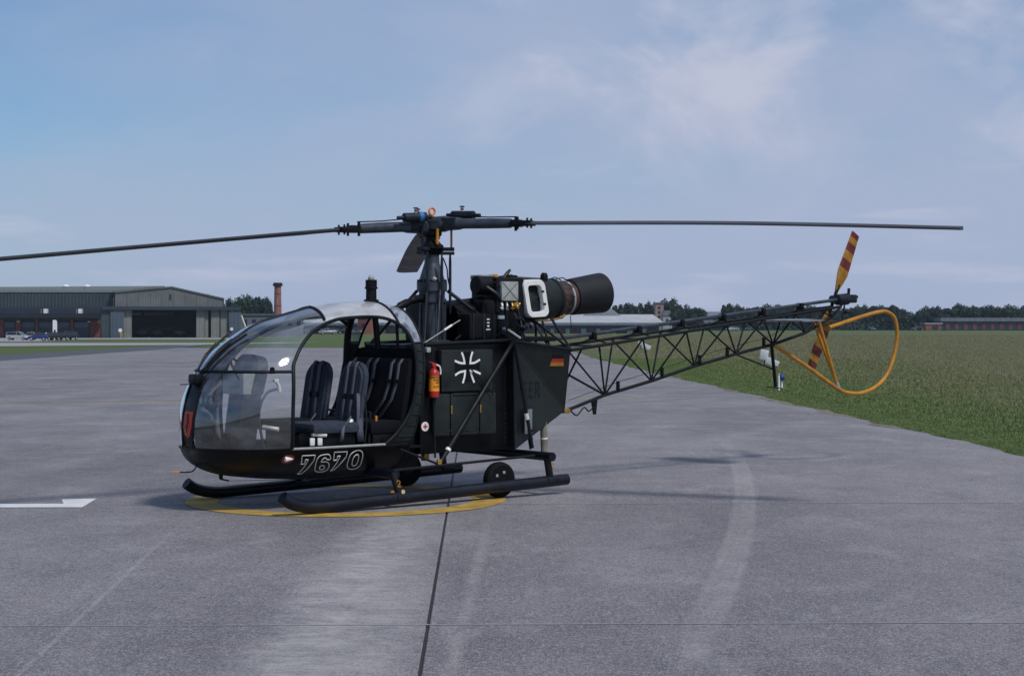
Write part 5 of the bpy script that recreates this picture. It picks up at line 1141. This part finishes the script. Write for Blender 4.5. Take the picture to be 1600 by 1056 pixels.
# ------------------------------------------------------------------ trees
LEAF = []
for nm, c0, c1 in (('leaf_deep', (.012, .03, .02), (.028, .054, .03)), ('leaf_mid', (.018, .042, .022), (.038, .07, .032)), ('leaf_blue', (.012, .03, .027), (.025, .05, .04))):
    m, nt_, b = new_mat(nm); g = nt_.nodes.new('ShaderNodeNewGeometry'); oi = nt_.nodes.new('ShaderNodeObjectInfo'); f = nnoise(nt_, coords(nt_), .9, 4, .6)
    nt_.links.new(nmix(nt_, nramp(nt_, f, .3, .7), c0, c1), b.inputs['Base Color']); b.inputs['Roughness'].default_value = .75; b.inputs['Specular IOR Level'].default_value = .2; LEAF.append(m)
BARK = paint('bark', (.06, .05, .04), .9, 0, .3, 3)
def crown_mesh(seed, n=3400, conic=False):
    g = np.random.default_rng(seed); K = 22
    if conic: cz = g.random(K); cc = np.stack([g.normal(0, .30, K) * (1.05 - cz) , g.normal(0, .30, K) * (1.05 - cz), cz * .95], 1); rad = .09 + .22 * (1 - cz)
    else:
        u = g.normal(0, 1, (K, 3)); u /= np.linalg.norm(u, axis=1)[:, None]; r = g.random(K) ** .5 * .36; cc = u * r[:, None] * [1, 1, 1.0] + [0, 0, .54]; rad = .10 + .10 * g.random(K)
    k = g.integers(0, K, n); d = g.normal(0, 1, (n, 3)); d /= np.linalg.norm(d, axis=1)[:, None]; rr = rad[k] * (.55 + .5 * g.random(n)); p = cc[k] + d * rr[:, None]; p[:, 2] = np.clip(p[:, 2], .02, 1.1)
    nrm = d + g.normal(0, .5, (n, 3)); nrm /= np.linalg.norm(nrm, axis=1)[:, None]; t = np.cross(nrm, g.normal(0, 1, (n, 3))); t /= np.linalg.norm(t, axis=1)[:, None]; bb = np.cross(nrm, t)
    s = (.022 + .026 * g.random(n))[:, None]; V = np.stack([p - t * s, p + bb * s * .7, p + t * s, p - bb * s * .7], 1).reshape(-1, 3)
    me = bpy.data.meshes.new('crown'); me.from_pydata(V.tolist(), [], (np.arange(n * 4).reshape(-1, 4)).tolist()); me.update(); return me
CROWNS = []
for i in range(5):
    for j, lm in enumerate(LEAF):
        if (i + j) % 2 == 0 or i < 3: me = crown_mesh(20 + i, conic=False) if j == 0 else CROWNS[-1].copy(); me.materials.clear(); me.materials.append(lm); CROWNS.append(me)
trunkm = MB().tube([(0, 0, 0), (0, .005, .2), (.01, 0, .42)], [.035, .024, .014], 8)
for k in range(5):
    t = k * 1.3; trunkm.tube([(0, 0, .2 + .04 * k), (.12 * math.cos(t), .12 * math.sin(t), .42 + .03 * k)], [.012, .005], 6)
tro = trunkm.build('trunk_source', BARK); TRUNK = tro.data; TRUNK.name = 'trunk'; bpy.data.objects.remove(tro)
def tree(x, ytop, ybase, D, wpx, label, group, me=None):
    X = px(x, D); z0 = float(gz(X, D)) - .1; h = pz(ytop, D) - z0; w = wpx / 2650 * D
    e = empty('tree', (X, D, z0), random.random() * 6.28); tag(e, label, 'tree', group)
    for nm, m_, sc in (('trunk', TRUNK, (h * .8, h * .8, h)), ('crown', me or random.choice(CROWNS), (w * 1.15, w * 1.15, h * 1.12))):
        o = bpy.data.objects.new(nm, m_); col.objects.link(o); o.parent = e; o.scale = sc
for i, (x, y, w) in enumerate(((362, 470, 34), (385, 465, 38), (405, 463, 36), (418, 470, 26))): tree(x, y, 520, 540, w, ['first', 'second', 'third', 'fourth'][i] + ' tree from the hangar in the clump beside the chimney', 'trees between hangar and chimney')
for i, (x, y, w) in enumerate(((968, 476, 26), (985, 473, 30), (1003, 474, 28), (1017, 475, 26))): tree(x, y, 515, 660, w, ['first', 'second', 'third', 'fourth'][i] + ' leafy tree from the exhaust above the terminal roof', 'trees above the terminal roof')
for x, y, w, k in ((1047, 470, 36, 'taller'), (1058, 478, 30, 'lower')): tree(x, y, 515, 650, w, k + ' leafy tree right behind the small white house', 'trees behind the white house')
for i, (x, y, w) in enumerate(((1062, 484, 40), (1082, 477, 36), (1092, 482, 28))): tree(x, y, 516, 600, w, ['first', 'second', 'third', 'fourth'][i] + ' bushy tree from the white house, before the grey shed', 'trees before the shed')
tree(1136, 474, 516, 700, 30, 'dark peaked tree standing at the boom end of the far wood', 'far wood'); tree(1152, 479, 516, 700, 26, 'lower dark tree right next to the peaked one', 'far wood')
random.seed(11)
x = 1165
while x < 1660:
    base = np.interp(x, [1165, 1200, 1240, 1300, 1330, 1380, 1402, 1410, 1430, 1450, 1480, 1520, 1560, 1660], [481, 476, 473, 478, 478, 475, 476, 488, 486, 480, 477, 475, 478, 476])
    near = x < 1300
    tree(x, base + random.uniform(1, 5), 515, 740 + random.uniform(-25, 45), random.uniform(28, 46),
         'far tree in the wood behind the tail rotor' if x < 1330 else ('far tree in the wood inside the yellow guard' if x < 1405 else 'far tree behind the low brick building'),
         'wood behind the tail rotor' if x < 1330 else ('wood inside the guard' if x < 1405 else 'wood behind the brick building')); x += random.uniform(9, 14)
# hedge in front of the wood, and undergrowth that closes its foot
V = []; F = []; g = np.random.default_rng(5)
n = 14000; X = px(1100, 720) + g.random(n) * (px(1700, 720) - px(1100, 720)); Yd = 715 + g.random(n) * 60; Z = gz(X, Yd) + g.random(n) ** 1.4 * (4.6 + 1.6 * np.sin(X * .21) + 1.2 * np.sin(X * .57))
P3 = np.stack([X, Yd, Z], 1); nr = g.normal(0, 1, (n, 3)); t = np.cross(nr, g.normal(0, 1, (n, 3))); t /= np.linalg.norm(t, axis=1)[:, None]; b_ = np.cross(nr / np.linalg.norm(nr, axis=1)[:, None], t); s = (.35 + .4 * g.random(n))[:, None]
VV = np.stack([P3 - t * s, P3 + b_ * s, P3 + t * s, P3 - b_ * s], 1).reshape(-1, 3); tag(mesh_obj('undergrowth', VV.tolist(), np.arange(4 * n).reshape(-1, 4).tolist(), LEAF[0]), 'dark undergrowth closing the foot of the far wood', 'undergrowth', kind='stuff')

# ------------------------------------------------------------------ summer haze over the airfield
hz = MB().box((0, 2750, 8), (8200, 6700, 22)).build('haze', None, None, False)
m = bpy.data.materials.new('haze_air'); m.use_nodes = True; m.node_tree.nodes.clear()
pv = m.node_tree.nodes.new('ShaderNodeVolumePrincipled'); pv.inputs['Density'].default_value = .00009; pv.inputs['Color'].default_value = (.72, .84, 1, 1)
mo = m.node_tree.nodes.new('ShaderNodeOutputMaterial'); m.node_tree.links.new(pv.outputs[0], mo.inputs['Volume']); hz.data.materials.append(m)
tag(hz, 'thin blue summer haze lying over the whole airfield', 'haze', kind='stuff')
